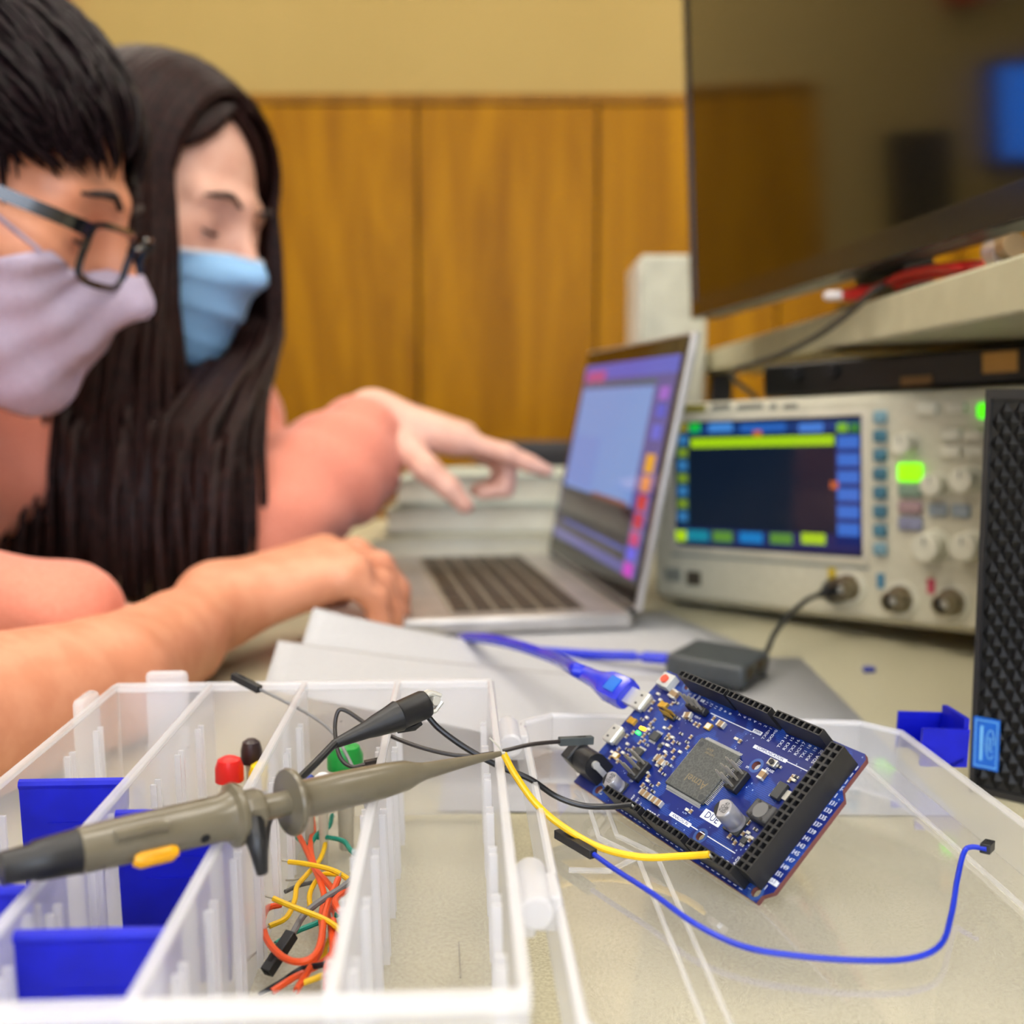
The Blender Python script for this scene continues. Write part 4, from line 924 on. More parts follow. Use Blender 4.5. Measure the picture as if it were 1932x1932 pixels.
for u, v in ((1602, 1108), (1700, 1130), (1796, 1136)):
    a, b = sp(u, v)
    o = MB().lathe((a, b, 0.004), (a, b, 1), [(0, 0.0095), (0.003, 0.0092), (0.0032, 0.0068), (0.016, 0.0066), (0.0162, 0.0050), (0.006, 0.0046)], 24).build('bnc_connector', brass, os_, local=True)
    MB().lathe((a, b, 0.004), (a, b, 1), [(0, 0.003), (0.012, 0.0028), (0.0135, 0.001)], 14).build('centre_pin', mat('bnc_insulator', (226, 222, 206), 0.5), o, local=True)
    MB().lathe((a, b, 0.0041), (a, b, 1), [(0, 0.0125), (0.0012, 0.0120), (0.0013, 0.0095)], 24).build('connector_ring', crk, o, local=True)
for u, v, c in ((1570, 1085, (206, 176, 20)), (1662, 1096, (70, 130, 160)), (1757, 1106, (206, 70, 96))): opl(u - 7, v - 14, u + 7, v + 14, 0.004, 0.0046).build('channel_mark', mat('mark_%d' % u, c, 0.5), os_, local=True)
opl(1296, 1078, 1322, 1104, 0.004, 0.0046).build('usb_port', mat('port_dark', (80, 72, 58), 0.5), os_, local=True)
opl(1256, 1072, 1286, 1096, 0.004, 0.0046).build('power_key', crd, os_, local=True)
opl(1268, 1056, 1640, 1062, 0.004, 0.0046).build('panel_groove', crd, os_, local=True)

ps = thing('power_supply', 'black bench power supply lying on top of the oscilloscope', 'power supply', M=OM @ Matrix.Translation((0.10, OH, 0)))
MB().box((0, 0.0015, -0.115), (0.213, 0.026, -0.012)).build('case', mat('supply_black', (16, 14, 12), 0.4), ps, local=True, bevel=0.003)
MB().box((0.168, 0.009, -0.012), (0.190, 0.022, -0.0105)).build('label_plate', mat('plate_amber', (196, 140, 60), 0.5), ps, local=True)
MB().box((0.112, 0.004, -0.012), (0.134, 0.010, -0.0105)).build('label_plate', mat('plate_brown', (120, 84, 40), 0.5), ps, local=True)
for x in (0.03, 0.06): MB().cyl((x, 0.018, -0.012), (x, 0.018, -0.006), 0.005, n=16).build('terminal_post', rub, ps, local=True)

# ------------------------------------------------------------------ shelf, monitor and things on it
shelf_m = mat('shelf_paint', (200, 196, 164), 0.5, noise=40, color2=(192, 188, 156))
shl = thing('desk_shelf', 'pale green-grey desk shelf above the oscilloscope', 'shelf', (0.4, 1.0, 0))
MB().prism([(0.2263, 0.30), (0.62, 0.29), (0.62, 1.54), (0.2575, 1.545)], 0.2057, 0.2325).build('board', shelf_m, shl, bevel=0.002)
for x, y in ((0.285, 1.50), (0.55, 1.49), (0.60, 0.33)): MB().box((x - 0.015, y - 0.015, 0.0003), (x + 0.015, y + 0.015, 0.2057)).build('post', steel, shl)
MB().box((0.621, 0.3, 0.0003), (0.633, 1.5, 0.33)).build('back_panel', shelf_m, shl)
MF = aty(1310, 602, 1.15); me1 = Vector((0.0849, -0.9964, 0)).normalized(); mup = Vector((-0.045, 0, 0.999)).normalized(); mn = me1.cross(mup).normalized(); mup = mn.cross(me1)
if mn.x > 0: mn = -mn
MM = basis(MF, me1, mup, me1.cross(mup))   # local z = toward or away from the viewer
zs = 1 if (me1.cross(mup)).x < 0 else -1
mo = thing('monitor', 'large dark flat monitor standing on the shelf', 'monitor', M=MM)
MLn, MHt = 0.78, 0.44
def mbx(x0, y0, x1, y1, z0, z1): a, b = sorted((z0 * zs, z1 * zs)); return MB().box((x0, y0, a), (x1, y1, b))
gloss = mat('bezel_gloss', (26, 24, 26), 0.18)
mbx(0, 0, MLn, MHt, -0.028, 0).build('housing', mat('housing_black', (22, 22, 24), 0.4), mo, local=True, bevel=0.002)
mbx(0.006, 0.018, MLn - 0.006, MHt - 0.008, 0, 0.0006).build('screen', mat('screen_glass', (18, 15, 10), 0.08, spec=0.6), mo, local=True)
for q in ((0, 0, MLn, 0.018), (0, MHt - 0.008, MLn, MHt), (0, 0.018, 0.006, MHt - 0.008), (MLn - 0.006, 0.018, MLn, MHt - 0.008)): mbx(*q, 0, 0.003).build('bezel', gloss, mo, local=True, bevel=0.0006)
mbx(-0.003, 0.0, 0.0, MHt, -0.018, 0.003).build('edge_strip', mat('chrome_strip', (230, 222, 226), 0.18, 0.9), mo, local=True)
mbx(MLn / 2 - 0.04, -0.012, MLn / 2 + 0.04, 0.08, -0.05, -0.03).build('stand_neck', gloss, mo, local=True)
mbx(MLn / 2 - 0.13, -0.0185, MLn / 2 + 0.13, -0.010, -0.24, -0.05).build('stand_foot', gloss, mo, local=True, bevel=0.003)
wb_ = thing('equipment_cabinet', 'pale beige upright equipment box behind the laptop and monitor', 'equipment box', (0.21, 1.45, 0))
MB().box((0.162, 1.40, 0.0003), (0.248, 1.53, 0.352)).build('case', mat('cabinet_beige', (190, 188, 168), 0.5), wb_, bevel=0.006, seg=3)
MB().box((0.159, 1.402, 0.01), (0.1618, 1.528, 0.345)).build('side_panel', mat('cabinet_light', (224, 216, 204), 0.4), wb_, bevel=0.001)
rl = thing('test_lead', 'red test lead with bright plug on the shelf edge', 'cable', (0.24, 0.72, 0.235))
MB().tube([aty(1556, 560, 0.775), aty(1562, 558, 0.773), aty(1600, 556, 0.765)], [0.002, 0.0035, 0.0035], 12).build('plug_pin', mat('plug_white', (240, 232, 228), 0.3), rl)
redp = mat('lead_red', (220, 36, 34), 0.35)
MB().tube([aty(1598, 556, 0.766), aty(1620, 553, 0.752), aty(1640, 549, 0.742)], [0.0045, 0.005, 0.004], 12).build('plug_body', redp, rl)
MB().tube(smooth_path([aty(1636, 550, 0.744), aty(1670, 536, 0.72), aty(1700, 520, 0.69), aty(1750, 508, 0.65), aty(1810, 502, 0.61), aty(1850, 498, 0.62), aty(1800, 512, 0.66), aty(1720, 528, 0.70), aty(1690, 540, 0.715)], 6), 0.0026, 8).build('lead', redp, rl)
bc = thing('hanging_cable', 'grey-black cable drooping from the shelf edge', 'cable', tuple(aty(1660, 540, 0.72)))
MB().tube(smooth_path([aty(1700, 528, 0.72), aty(1655, 545, 0.715), aty(1600, 592, 0.735), aty(1540, 635, 0.765), aty(1470, 670, 0.80), aty(1410, 690, 0.84), aty(1380, 703, 0.865), aty(1392, 722, 0.88), aty(1425, 748, 0.90)], 7), 0.0022, 8).build('cable', mat('cable_grey', (58, 54, 46), 0.5), bc)
gd = thing('metal_adapter', 'small tan and metal adapter on the shelf under the monitor', 'adapter', (0.24, 0.56, 0.2335))
MB().cyl(aty(1870, 474, 0.565), aty(1915, 462, 0.54), 0.006, n=14).build('barrel', mat('adapter_tan', (170, 140, 100), 0.4, 0.5), gd)
MB().cyl(aty(1880, 478, 0.56), aty(1900, 474, 0.55), 0.0078, n=14).build('ring', mat('adapter_light', (200, 186, 180), 0.3, 0.7), gd)

# ------------------------------------------------------------------ computer case lying on its side
PC0 = Vector((0.1955, 0.45, 0)); pex = Vector((0.75, -0.66, 0)).normalized(); pbk = Vector((-pex.y, pex.x, 0)); PH = 0.1705
PCM = basis(PC0, pex, (0, 0, 1), -pbk)     # x right, y up, z out
pc = thing('desktop_computer', 'black desktop computer with diamond pattern front at the right edge', 'computer', M=PCM)
pcb = mat('case_black', (22, 22, 23), 0.42); 
MB().box((0, 0.0003, -0.235), (0.25, PH, -0.002)).build('case', pcb, pc, local=True, bevel=0.002)
fr = MB()
for q in ((0, 0.0003, 0.25, 0.003), (0, PH - 0.004, 0.25, PH), (0, 0.003, 0.0022, PH - 0.004)): fr.box((q[0], q[1], -0.002), (q[2], q[3], 0.0016))
fr.build('front_frame', mat('frame_black', (40, 38, 38), 0.35), pc, local=True)
dm = MB(); cw, ch = 0.0056, 0.0088; ncol = 42; nrow = int((PH - 0.008) / (ch / 2))
for i in range(ncol):
    for j in range(nrow):
        cx = 0.0050 + i * cw + (cw / 2 if j % 2 else 0); cy = 0.0075 + j * ch / 2
        a, b = cw * .48, ch * .48
        dm.add([(cx - a, cy, 0), (cx, cy - b, 0), (cx + a, cy, 0), (cx, cy + b, 0), (cx, cy, 0.0020)], [(0, 1, 4), (1, 2, 4), (2, 3, 4), (3, 0, 4)])
fp = MB().box((0.002, 0.003, -0.002), (0.248, PH - 0.004, 0.00002)).build('front_panel', pcb, pc, local=True)
dm.build('diamond_relief', mat('relief_black', (20, 19, 19), 0.42, spec=0.3), fp, local=True, angle=10)['kind'] = 'stuff'
stk_ = mat('sticker_blue', (20, 100, 205), 0.3); stw = mat('sticker_light', (120, 190, 240), 0.35)
y0, y1 = 0.0115, 0.0335
st = MB().box((0.0012, y0, 0.0013), (0.0118, y1, 0.00215)).build('badge', stk_, pc, local=True); st['label'] = 'blue processor badge'
for q in ((0.0020, y0 + 0.001, 0.0110, y0 + 0.0014), (0.0020, y1 - 0.0014, 0.0110, y1 - 0.001), (0.0020, y0 + 0.001, 0.0023, y1 - 0.001), (0.0107, y0 + 0.001, 0.0110, y1 - 0.001)):
    MB().box((q[0], q[1], 0.0021), (q[2], q[3], 0.00222)).build('badge_border', stw, st, local=True)
ov = [(0.0082 + 0.0017 * math.cos(2 * math.pi * k / 24), 0.0225 + 0.0062 * math.sin(2 * math.pi * k / 24), 0.00222) for k in range(22)]
MB().tube(ov, 0.00018, 6, flat=.3).build('badge_swirl', stw, st, local=True)
lettering('badge_lettering', 'intel', 0.0036, Matrix.Translation((0.0082, 0.0225, 0.00223)) @ Matrix.Rotation(math.radians(-90), 4, 'Z'), stw, st)
MB().box((0.0040, 0.0150, 0.0021), (0.0052, 0.0300, 0.00222)).build('badge_bar', stw, st, local=True)

# ------------------------------------------------------------------ books and chair behind the laptop
pg = mat('page_block', (222, 219, 200), 0.7, noise=30, color2=(214, 210, 190)); cv = [mat('cover_grey_green', (196, 204, 190), 0.5), mat('cover_sage', (176, 178, 160), 0.5), mat('cover_cream', (214, 208, 176), 0.5)]
bl = ['topmost pale book of the stack behind the laptop', 'middle book of the stack behind the laptop', 'lowest book of the stack behind the laptop']
zb = 0.0003
for k in (2, 1, 0):
    h = (0.030, 0.030, 0.028)[k]; x0, x1 = (-0.125, -0.135, -0.150)[k], 0.07; y0_, y1_ = 1.12 + .01 * (2 - k), 1.30
    t = thing('book', bl[k], 'book', (-0.03, 1.2, zb), group='books behind the laptop')
    def bend(u, dz): 
        w = max(0, (0.35 - u)) / 0.35; return dz * (1 - 0.22 * w * w)
    def shell(z0, z1, ins):
        m_ = MB(); N = 10; vs = []
        for i in range(N + 1):
            u = i / N; x = x0 + ins + (x1 - x0 - ins) * u
            for (y, z) in ((y0_ + ins, z0), (y1_ - ins, z0), (y1_ - ins, z1), (y0_ + ins, z1)): vs.append((x, y, zb + bend(u, z)))
        fs = [(i * 4 + j, i * 4 + (j + 1) % 4, (i + 1) * 4 + (j + 1) % 4, (i + 1) * 4 + j) for i in range(N) for j in range(4)] + [(3, 2, 1, 0), (N * 4, N * 4 + 1, N * 4 + 2, N * 4 + 3)]
        return m_.add(vs, fs)
    shell(0, 0.0022, 0).build('back_cover', cv[k], t); shell(0.0023, h - 0.0023, 0.004).build('pages', pg, t); shell(h - 0.0022, h, 0).build('front_cover', cv[k], t)
    zb += h + 0.0004
ch_ = thing('office_chair', 'dark grey office chair beyond the table', 'chair', (0.15, 1.90, FLOOR))
fab = mat('chair_fabric', (52, 52, 56), 0.9, noise=300)
MB().box((-0.055, 1.75, -0.22), (0.36, 1.80, 0.103)).build('backrest', fab, ch_, bevel=0.02, seg=4)
MB().box((-0.06, 1.80, -0.30), (0.365, 2.2, -0.22)).build('seat', fab, ch_, bevel=0.025, seg=4)
MB().tube([(0.15, 1.79, -0.15), (0.15, 1.775, -0.28), (0.15, 1.9, -0.31)], 0.02, 8).build('back_bracket', steel, ch_)
MB().cyl((0.15, 2.0, -0.66), (0.15, 2.0, -0.30), 0.025).build('gas_column', steel, ch_)
for k in range(5):
    a = 2 * math.pi * k / 5; q = (0.15 + .27 * math.cos(a), 2.0 + .27 * math.sin(a))
    o = MB().tube([(0.15, 2.0, -0.64), (q[0], q[1], -0.675)], [0.022, 0.014], 8).build('base_arm', steel, ch_)
    MB().cyl((q[0] - .012, q[1], FLOOR + 0.0275), (q[0] + .012, q[1], FLOOR + 0.0275), 0.027, n=16).build('caster', rub, o)
# two screens on the far wall, mirrored in the dark monitor
wd = thing('wall_display', 'dark switched-off display on the cream wall', 'display', (-0.92, WB, 0.62))
MB().box((-1.0, WB - 0.04, 0.50), (-0.84, WB, 0.74)).build('housing', mat('display_dark', (40, 26, 14), 0.4), wd, bevel=0.004)
MB().box((-0.99, WB - 0.041, 0.51), (-0.85, WB - 0.04, 0.73)).build('screen', MATS['screen_glass'], wd)
we = thing('lit_display', 'blue lit display on the cream wall at far left', 'display', (-1.26, WB, 0.76))
MB().box((-1.42, WB - 0.04, 0.64), (-1.11, WB, 0.90)).build('housing', MATS['display_dark'], we, bevel=0.004)
MB().box((-1.40, WB - 0.042, 0.66), (-1.13, WB - 0.04, 0.88)).build('screen', mat('display_blue', (10, 20, 40), 0.3, emit=((40, 130, 255), 3.0)), we)
# ------------------------------------------------------------------ people
f32 = np.float32
def v3(*a): return np.array(a, f32)
def rcone(P, a, b, ra, rb):
    a = np.asarray(a, f32); b = np.asarray(b, f32); ab = b - a; t = np.clip(((P - a) @ ab) / max(1e-9, float(ab @ ab)), 0, 1)
    return np.linalg.norm(P - a - t[:, None] * ab, axis=1) - (ra + (rb - ra) * t)
def ell(P, c, r):
    q = (P - np.asarray(c, f32)) / np.asarray(r, f32); k0 = np.linalg.norm(q, axis=1); k1 = np.linalg.norm(q / np.asarray(r, f32), axis=1)
    return k0 * (k0 - 1) / np.maximum(k1, 1e-6)
def smin(a, b, k):
    h = np.maximum(k - np.abs(a - b), 0) / k; return np.minimum(a, b) - h * h * k * .25
def smax(a, b, k): return -smin(-a, -b, k)
def chain(P, pts, rs, k=0.01, d=None):
    for i in range(len(pts) - 1):
        q = rcone(P, pts[i], pts[i + 1], rs[i], rs[i + 1]); d = q if d is None else smin(d, q, k)
    return d

def sdf_mesh(f, lo, hi, step, name, material, parent, smooth_it=1):
    B = 8; lo = np.array(lo, float); n = np.ceil((np.array(hi) - lo) / (step * B)).astype(int); N = n * B + 1
    bc = np.stack(np.meshgrid(*[(np.arange(k) + .5) * B * step for k in n], indexing='ij'), -1).reshape(-1, 3) + lo
    dc = f(bc.astype(f32)); keep = np.abs(dc) < B * step * 0.87 * 1.7 + 0.004
    D = np.repeat(np.repeat(np.repeat(dc.reshape(n).astype(f32), B, 0), B, 1), B, 2); D = np.pad(D, ((0, 1),) * 3, mode='edge')
    idx = np.stack(np.unravel_index(np.nonzero(keep)[0], n), -1) * B
    off = np.stack(np.meshgrid(*[np.arange(B + 1)] * 3, indexing='ij'), -1).reshape(-1, 3)
    for s in range(0, len(idx), 400):
        I = (idx[s:s + 400, None, :] + off[None]).reshape(-1, 3); D[I[:, 0], I[:, 1], I[:, 2]] = f((I * step + lo).astype(f32))
    # surface nets
    Sg = D < 0; C = [Sg[a:N[0] - 1 + a, b:N[1] - 1 + b, c:N[2] - 1 + c] for a in (0, 1) for b in (0, 1) for c in (0, 1)]
    s_ = sum(x.astype(np.int8) for x in C); act = (s_ > 0) & (s_ < 8); cells = np.stack(np.nonzero(act), -1)
    ids = np.full(act.shape, -1, np.int64); ids[act] = np.arange(len(cells))
    acc = np.zeros((len(cells), 3)); cnt = np.zeros(len(cells))
    cor = [(a, b, c) for a in (0, 1) for b in (0, 1) for c in (0, 1)]
    vals = [D[cells[:, 0] + a, cells[:, 1] + b, cells[:, 2] + c] for a, b, c in cor]
    for i, p in enumerate(cor):
        for j, q in enumerate(cor):
            if j > i and sum(abs(x - y) for x, y in zip(p, q)) == 1:
                cr = (vals[i] < 0) != (vals[j] < 0); t = np.where(cr, vals[i] / np.where(vals[i] == vals[j], 1, vals[i] - vals[j]), 0)
                pt = np.array(p)[None] + t[:, None] * (np.array(q) - np.array(p))[None]; acc += pt * cr[:, None]; cnt += cr
    V = (cells + acc / cnt[:, None]) * step + lo; F = []
    for ax in range(3):
        sl0 = [slice(None)] * 3; sl1 = [slice(None)] * 3; sl0[ax] = slice(0, N[ax] - 1); sl1[ax] = slice(1, N[ax])
        a, b = Sg[tuple(sl0)], Sg[tuple(sl1)]; e = np.stack(np.nonzero(a != b), -1); u, w = (ax + 1) % 3, (ax + 2) % 3
        e = e[(e[:, u] > 0) & (e[:, w] > 0) & (e[:, u] < N[u] - 1) & (e[:, w] < N[w] - 1)]
        du = np.zeros(3, int); du[u] = 1; dw = np.zeros(3, int); dw[w] = 1
        q = np.stack([ids[tuple((e - du - dw).T)], ids[tuple((e - dw).T)], ids[tuple(e.T)], ids[tuple((e - du).T)]], 1)
        fl = a[tuple(e.T)]; q[~fl] = q[~fl][:, ::-1]; F.append(q)
    F = np.concatenate(F)
    iv = np.array(MW[parent.name].inverted()); V = V @ iv[:3, :3].T + iv[:3, 3]
    me = bpy.data.meshes.new(name); me.from_pydata(V.tolist(), [], F.tolist()); me.materials.append(material)
    me.polygons.foreach_set('use_smooth', [True] * len(F)); me.update()
    o = link_mesh(name, me, parent)
    if step > .005:
        md = o.modifiers.new('smooth', 'SMOOTH'); md.iterations = 4; md.factor = 0.5
    return o

def headsdf(P, neck=True):
    Q = P.copy(); Q[:, 1] = np.abs(Q[:, 1])
    d = ell(P, (-.014, 0, .034), (.097, .076, .090))
    d = smin(d, ell(P, (.032, 0, -.030), (.062, .060, .082)), .03)
    d = smin(d, rcone(P, (.036, 0, -.078), (.070, 0, -.098), .034, .020), .03)
    d = smin(d, rcone(Q, (-.002, .050, -.055), (.060, .014, -.097), .016, .015), .025)
    d = smin(d, rcone(Q, (.086, .0, .030), (.072, .040, .028), .010, .010), .014)
    d = smin(d, rcone(Q, (.058, .046, -.012), (.040, .056, -.010), .020, .014), .022)
    d = smax(d, -rcone(Q, (.100, .033, .004), (.100, .036, .002), .015, .015), .014)
    d = smin(d, rcone(Q, (.073, .032, .006), (.073, .034, .006), .0125, .0125), .006)
    d = smin(d, rcone(P, (.090, 0, .014), (.113, 0, -.024), .007, .0105), .012)
    d = smin(d, rcone(Q, (.098, .010, -.030), (.100, .011, -.028), .0085, .008), .008)
    d = smin(d, ell(P, (.086, 0, -.060), (.014, .024, .013)), .010)
    ear = ell(Q, (-.012, .079, -.004), (.019, .009, .031)); ear = smax(ear, -ell(Q, (-.010, .090, -.002), (.010, .007, .018)), .004)
    d = smin(d, ear, .006)
    if neck: d = smin(d, rcone(P, (-.030, 0, -.045), (-.060, 0, -.175), .050, .055), .035)
    return d
class Head:
    def __init__(s, c, yaw, pitch, roll=0):
        f = Vector((math.cos(pitch) * math.cos(yaw), math.cos(pitch) * math.sin(yaw), -math.sin(pitch))); l = Vector((-math.sin(yaw), math.cos(yaw), 0)); u = f.cross(l)
        l2 = l * math.cos(roll) + u * math.sin(roll); u2 = f.cross(l2)
        s.R = np.array([f, l2, u2], f32).T; s.c = np.array(c, f32)
    def loc(s, P): return (P - s.c) @ s.R
    def w(s, p): return s.R @ np.asarray(p, f32) + s.c
    def W(s, p): return Vector(s.w(p).tolist())

def sphere_trace(f, o, d, tmax=0.2):
    """distance along rays at which f is left for the last time, from outside inwards"""
    t = np.full(len(o), tmax, f32)
    for _ in range(60): t = t - np.maximum(f(o + d * t[:, None]), 0) * .9
    return t

def make_mask(name, H, parent, m_, ztop, zbot, phim, pleats=0, bulge=0.004, sag=0.0, extra=None, nu=49, nv=33, taper=1.0):
    """cloth stretched over nose, cheeks and chin"""
    ph = np.linspace(-phim, phim, nu); tv = np.linspace(0, 1, nv); P = np.zeros((nv, nu, 3), f32); D = np.zeros((nv, nu, 3), f32)
    for j, t in enumerate(tv):
        for i, p in enumerate(ph):
            k = abs(p) / phim; zt = ztop(k); zb = zbot(k); z = zt + (zb - zt) * t
            p2 = p * (taper + (1 - taper) * t ** .7); P[j, i] = (0.0, 0, z); D[j, i] = (math.cos(p2), math.sin(p2), 0)
    T_ = sphere_trace(lambda q: headsdf(q, False), P.reshape(-1, 3), D.reshape(-1, 3)).reshape(nv, nu)
    T_ = np.clip(T_, .03, .14)
    base = T_ + 0.003; R = base.copy()
    for it in range(150):
        S_ = R.copy(); S_[1:-1, 1:-1] = (R[:-2, 1:-1] + R[2:, 1:-1] + R[1:-1, :-2] + R[1:-1, 2:]) / 4; R = np.maximum(S_, base)
    kk = np.abs(ph)[None] / phim; R = R + bulge * (1 - kk ** 2) * np.sin(np.pi * np.clip(tv, 0, 1))[:, None]
    if pleats: R = R + 0.0022 * (((tv * (pleats + 1)) % 1.0) - .5)[:, None] * np.clip((1 - kk) * 3, 0, 1) * ((tv > .12) & (tv < .88))[:, None]
    if extra is not None: R = R + extra(ph[None], tv[:, None])
    V = P + D * R[..., None]; V = (V.reshape(-1, 3) @ H.R.T + H.c)
    m = MB(); m.add([tuple(x) for x in V.tolist()], [(j * nu + i, j * nu + i + 1, (j + 1) * nu + i + 1, (j + 1) * nu + i) for j in range(nv - 1) for i in range(nu - 1)])
    o = m.build(name, m_, parent, angle=60, solid=0.0016); return o, V.reshape(nv, nu, 3)

skin_a = mat('skin_tan', (228, 156, 120), 0.5, noise=60, color2=(220, 145, 109)); skin_b = mat('skin_light', (232, 180, 156), 0.5, noise=60, color2=(226, 170, 146))
hair_a = mat('hair_black', (32, 20, 23), 0.5, noise=250, color2=(16, 9, 11), spec=0.16); hair_b = mat('hair_brown', (48, 26, 22), 0.48, noise=250, color2=(24, 12, 10), spec=0.14)
coral = mat('knit_coral', (232, 144, 118), 0.85, noise=500, color2=(226, 134, 108), bump=(900, 0.4, 0.001), sheen=0.2)
navy = mat('shirt_navy', (24, 24, 34), 0.85, noise=300); denim = mat('trouser_dark', (44, 48, 60), 0.9, noise=300)
maskg = mat('cotton_grey', (188, 172, 190), 0.85, noise=400, color2=(180, 164, 182), bump=(700, 0.3, 0.001)); maskb = mat('surgical_blue', (150, 196, 236), 0.7, noise=400, color2=(142, 190, 232)); maskw = mat('mask_white', (226, 228, 234), 0.7)
brow_m = mat('brow_dark', (48, 32, 26), 0.7); eye_w = mat('eye_dark', (40, 26, 22), 0.25)

def arm_hand(P, d, A):
    d = smin(d, chain(P, A['arm'], A['ar'], .006), .03)
    pd = None
    for (a, b, ra, rb) in A['palm']:
        q = rcone(P, a, b, ra, rb); pd = q if pd is None else smin(pd, q, .012)
    d = smin(d, pd, .018)
    for pts, rs in A['fingers']: d = smin(d, chain(P, pts, rs, .004), .0045)
    return d

# ---- near person: short hair, glasses, grey cloth mask
HA = Head((-0.350, 0.72, 0.2960), math.radians(4), math.radians(21), math.radians(3))
nkA = HA.w((-.060, 0, -.170))
def hand_right(w, k, fwd, side, up, curl, scale=1.0):
    """finger chains for a palm-down hand: w wrist, k middle knuckle"""
    w, k, fwd, side, up = (np.array(x, float) for x in (w, k, fwd, side, up)); F = []
    fwd /= np.linalg.norm(fwd); side /= np.linalg.norm(side); up /= np.linalg.norm(up)
    for i, (s, L, c) in enumerate(zip((-.031, -.010, .011, .030), (.072, .080, .074, .060), curl)):
        r0 = k + side * s * scale - fwd * abs(s - -.009) * .25; L *= scale; p = [r0]; a = c[0]; 
        for seg, da in zip((.45, .30, .25), (0, c[1], c[2])):
            a += da; p.append(p[-1] + (fwd * math.cos(a) - up * math.sin(a)) * L * seg)
        F.append((p, [.0098 * scale, .0092 * scale, .0082 * scale, .0068 * scale]))
    return F
mw_, mk_ = (-.183, .668, .040), (-.116, .722, .057)
mf, ms, mu = (.84, .54, .05), (.54, -.84, -.12), (0, -.06, 1)
mF = hand_right(mw_, mk_, mf, ms, mu, [(.05, .55, .5), (.20, .75, .5), (.42, .75, .45), (.65, .75, .4)])
mF.append(([np.array((-.172, .690, .044)), np.array((-.158, .724, .038)), np.array((-.140, .752, .030)), np.array((-.122, .768, .026))], [.014, .012, .010, .0078]))
def sm_(a, b, s): return tuple(np.array(a) + np.array(ms) / np.linalg.norm(ms) * s)
A_man = dict(arm=[(-.47, .40, .10), (-.235, .405, .037), (-.195, .51, .032), (-.188, .60, .033), mw_], ar=[.050, .036, .031, .0265, .0225],
             palm=[(sm_(mw_, 0, -.012), sm_(mk_, 0, -.024), .020, .0155), (sm_(mw_, 0, 0), sm_(mk_, 0, 0), .021, .0160), (sm_(mw_, 0, .012), sm_(mk_, 0, .022), .019, .0140)], fingers=mF)
def torsoA(P, e=0.0):
    d = rcone(P, nkA, (-.61, .55, .0), .060 + e, .12 + e)
    d = smin(d, rcone(P, (-.49, .395, .095), (-.565, .66, .095), .060 + e, .060 + e), .08)
    d = smin(d, rcone(P, (-.61, .47, .0), (-.62, .62, .0), .11 + e, .11 + e), .08)
    d = smin(d, rcone(P, (-.63, .55, -.05), (-.72, .54, -.24), .14 + e, .15 + e), .08)
    return d
def bodyA(P):
    d = headsdf(HA.loc(P)); d = smin(d, torsoA(P), .03); d = arm_hand(P, d, A_man)
    d = smin(d, chain(P, [(-.565, .66, .09), (-.55, .68, -.06), (-.50, .60, -.13)], [.050, .040, .03], .02), .03)
    return d
pa = thing('person', 'person with short dark hair, glasses and grey cloth mask at the left edge', 'person', (-0.70, 0.54, -0.35))
sdf_mesh(bodyA, (-.88, .30, -.42), (-.05, .90, .44), .0038, 'body', skin_a, pa)
def shirtA(P):
    d = torsoA(P, .010); d = smin(d, chain(P, [(-.47, .40, .10), (-.262, .402, .044), (-.232, .400, .032)], [.064, .042, .033], .02), .03)
    d = smin(d, chain(P, [(-.565, .66, .09), (-.555, .675, -.02)], [.062, .054], .02), .03)
    return smax(d, -(np.linalg.norm(P - nkA, axis=1) - .072), .012) + 0.0025 * np.sin(P[:, 0] * 90 + P[:, 2] * 70) * np.sin(P[:, 1] * 80)
sdf_mesh(shirtA, (-.90, .28, -.44), (-.15, .84, .26), .0065, 'shirt', navy, pa)
def legs(cx, cy):
    def f(P):
        d = None
        for s in (-1, 1):
            q = chain(P, [(cx, cy + s * .09, -.26), (cx + .42, cy + s * .13, -.24), (cx + .38, cy + s * .13, -.66)], [.105, .075, .05], .03); d = q if d is None else smin(d, q, .04)
            d = smin(d, rcone(P, (cx + .37, cy + s * .13, -.70), (cx + .53, cy + s * .14, -.708), .038, .03), .02)
        return d
    return f
sdf_mesh(legs(-.70, .54), (-.86, .28, -.745), (-.08, .82, -.12), .011, 'trousers', denim, pa)
# mask of grey cloth with creases
def creases(ph, t): return 0.0022 * np.sin(t * 16 + np.abs(ph) * 3.2) * np.clip(np.abs(ph) * 1.3, 0, 1) + 0.0012 * np.sin(ph * 14 + t * 9)
mk, MVA = make_mask('face_mask', HA, pa, maskg, lambda k: -.006 - .016 * min(1, k * 1.7) + .012 * k ** 2, lambda k: -.120 + .045 * k ** 2, 1.45, 0, .004, extra=creases, nu=57, taper=.43)
nvA, nuA = MVA.shape[:2]
seam = MB(); seam.tube([Vector(x) for x in MVA[2:-1, nuA // 2].tolist()], 0.0016, 6); seam.build('seam', maskg, mk)
for side in (0, nuA - 1):
    s_ = -1 if side == 0 else 1
    for j, ez in ((1, .026), (nvA - 3, -.026)):
        a = Vector(MVA[j, side].tolist()); ear_ = HA.W((-.026, s_ * .084, ez)); midp = HA.W((.016, s_ * .083, .012)) if j == 1 else HA.W((-.004, s_ * .08, ez * 1.2))
        MB().tube(smooth_path([a, midp, ear_, HA.W((-.034, s_ * .080, 0))], 6), 0.0034, 8, flat=.45).build('ear_loop', maskg, mk)
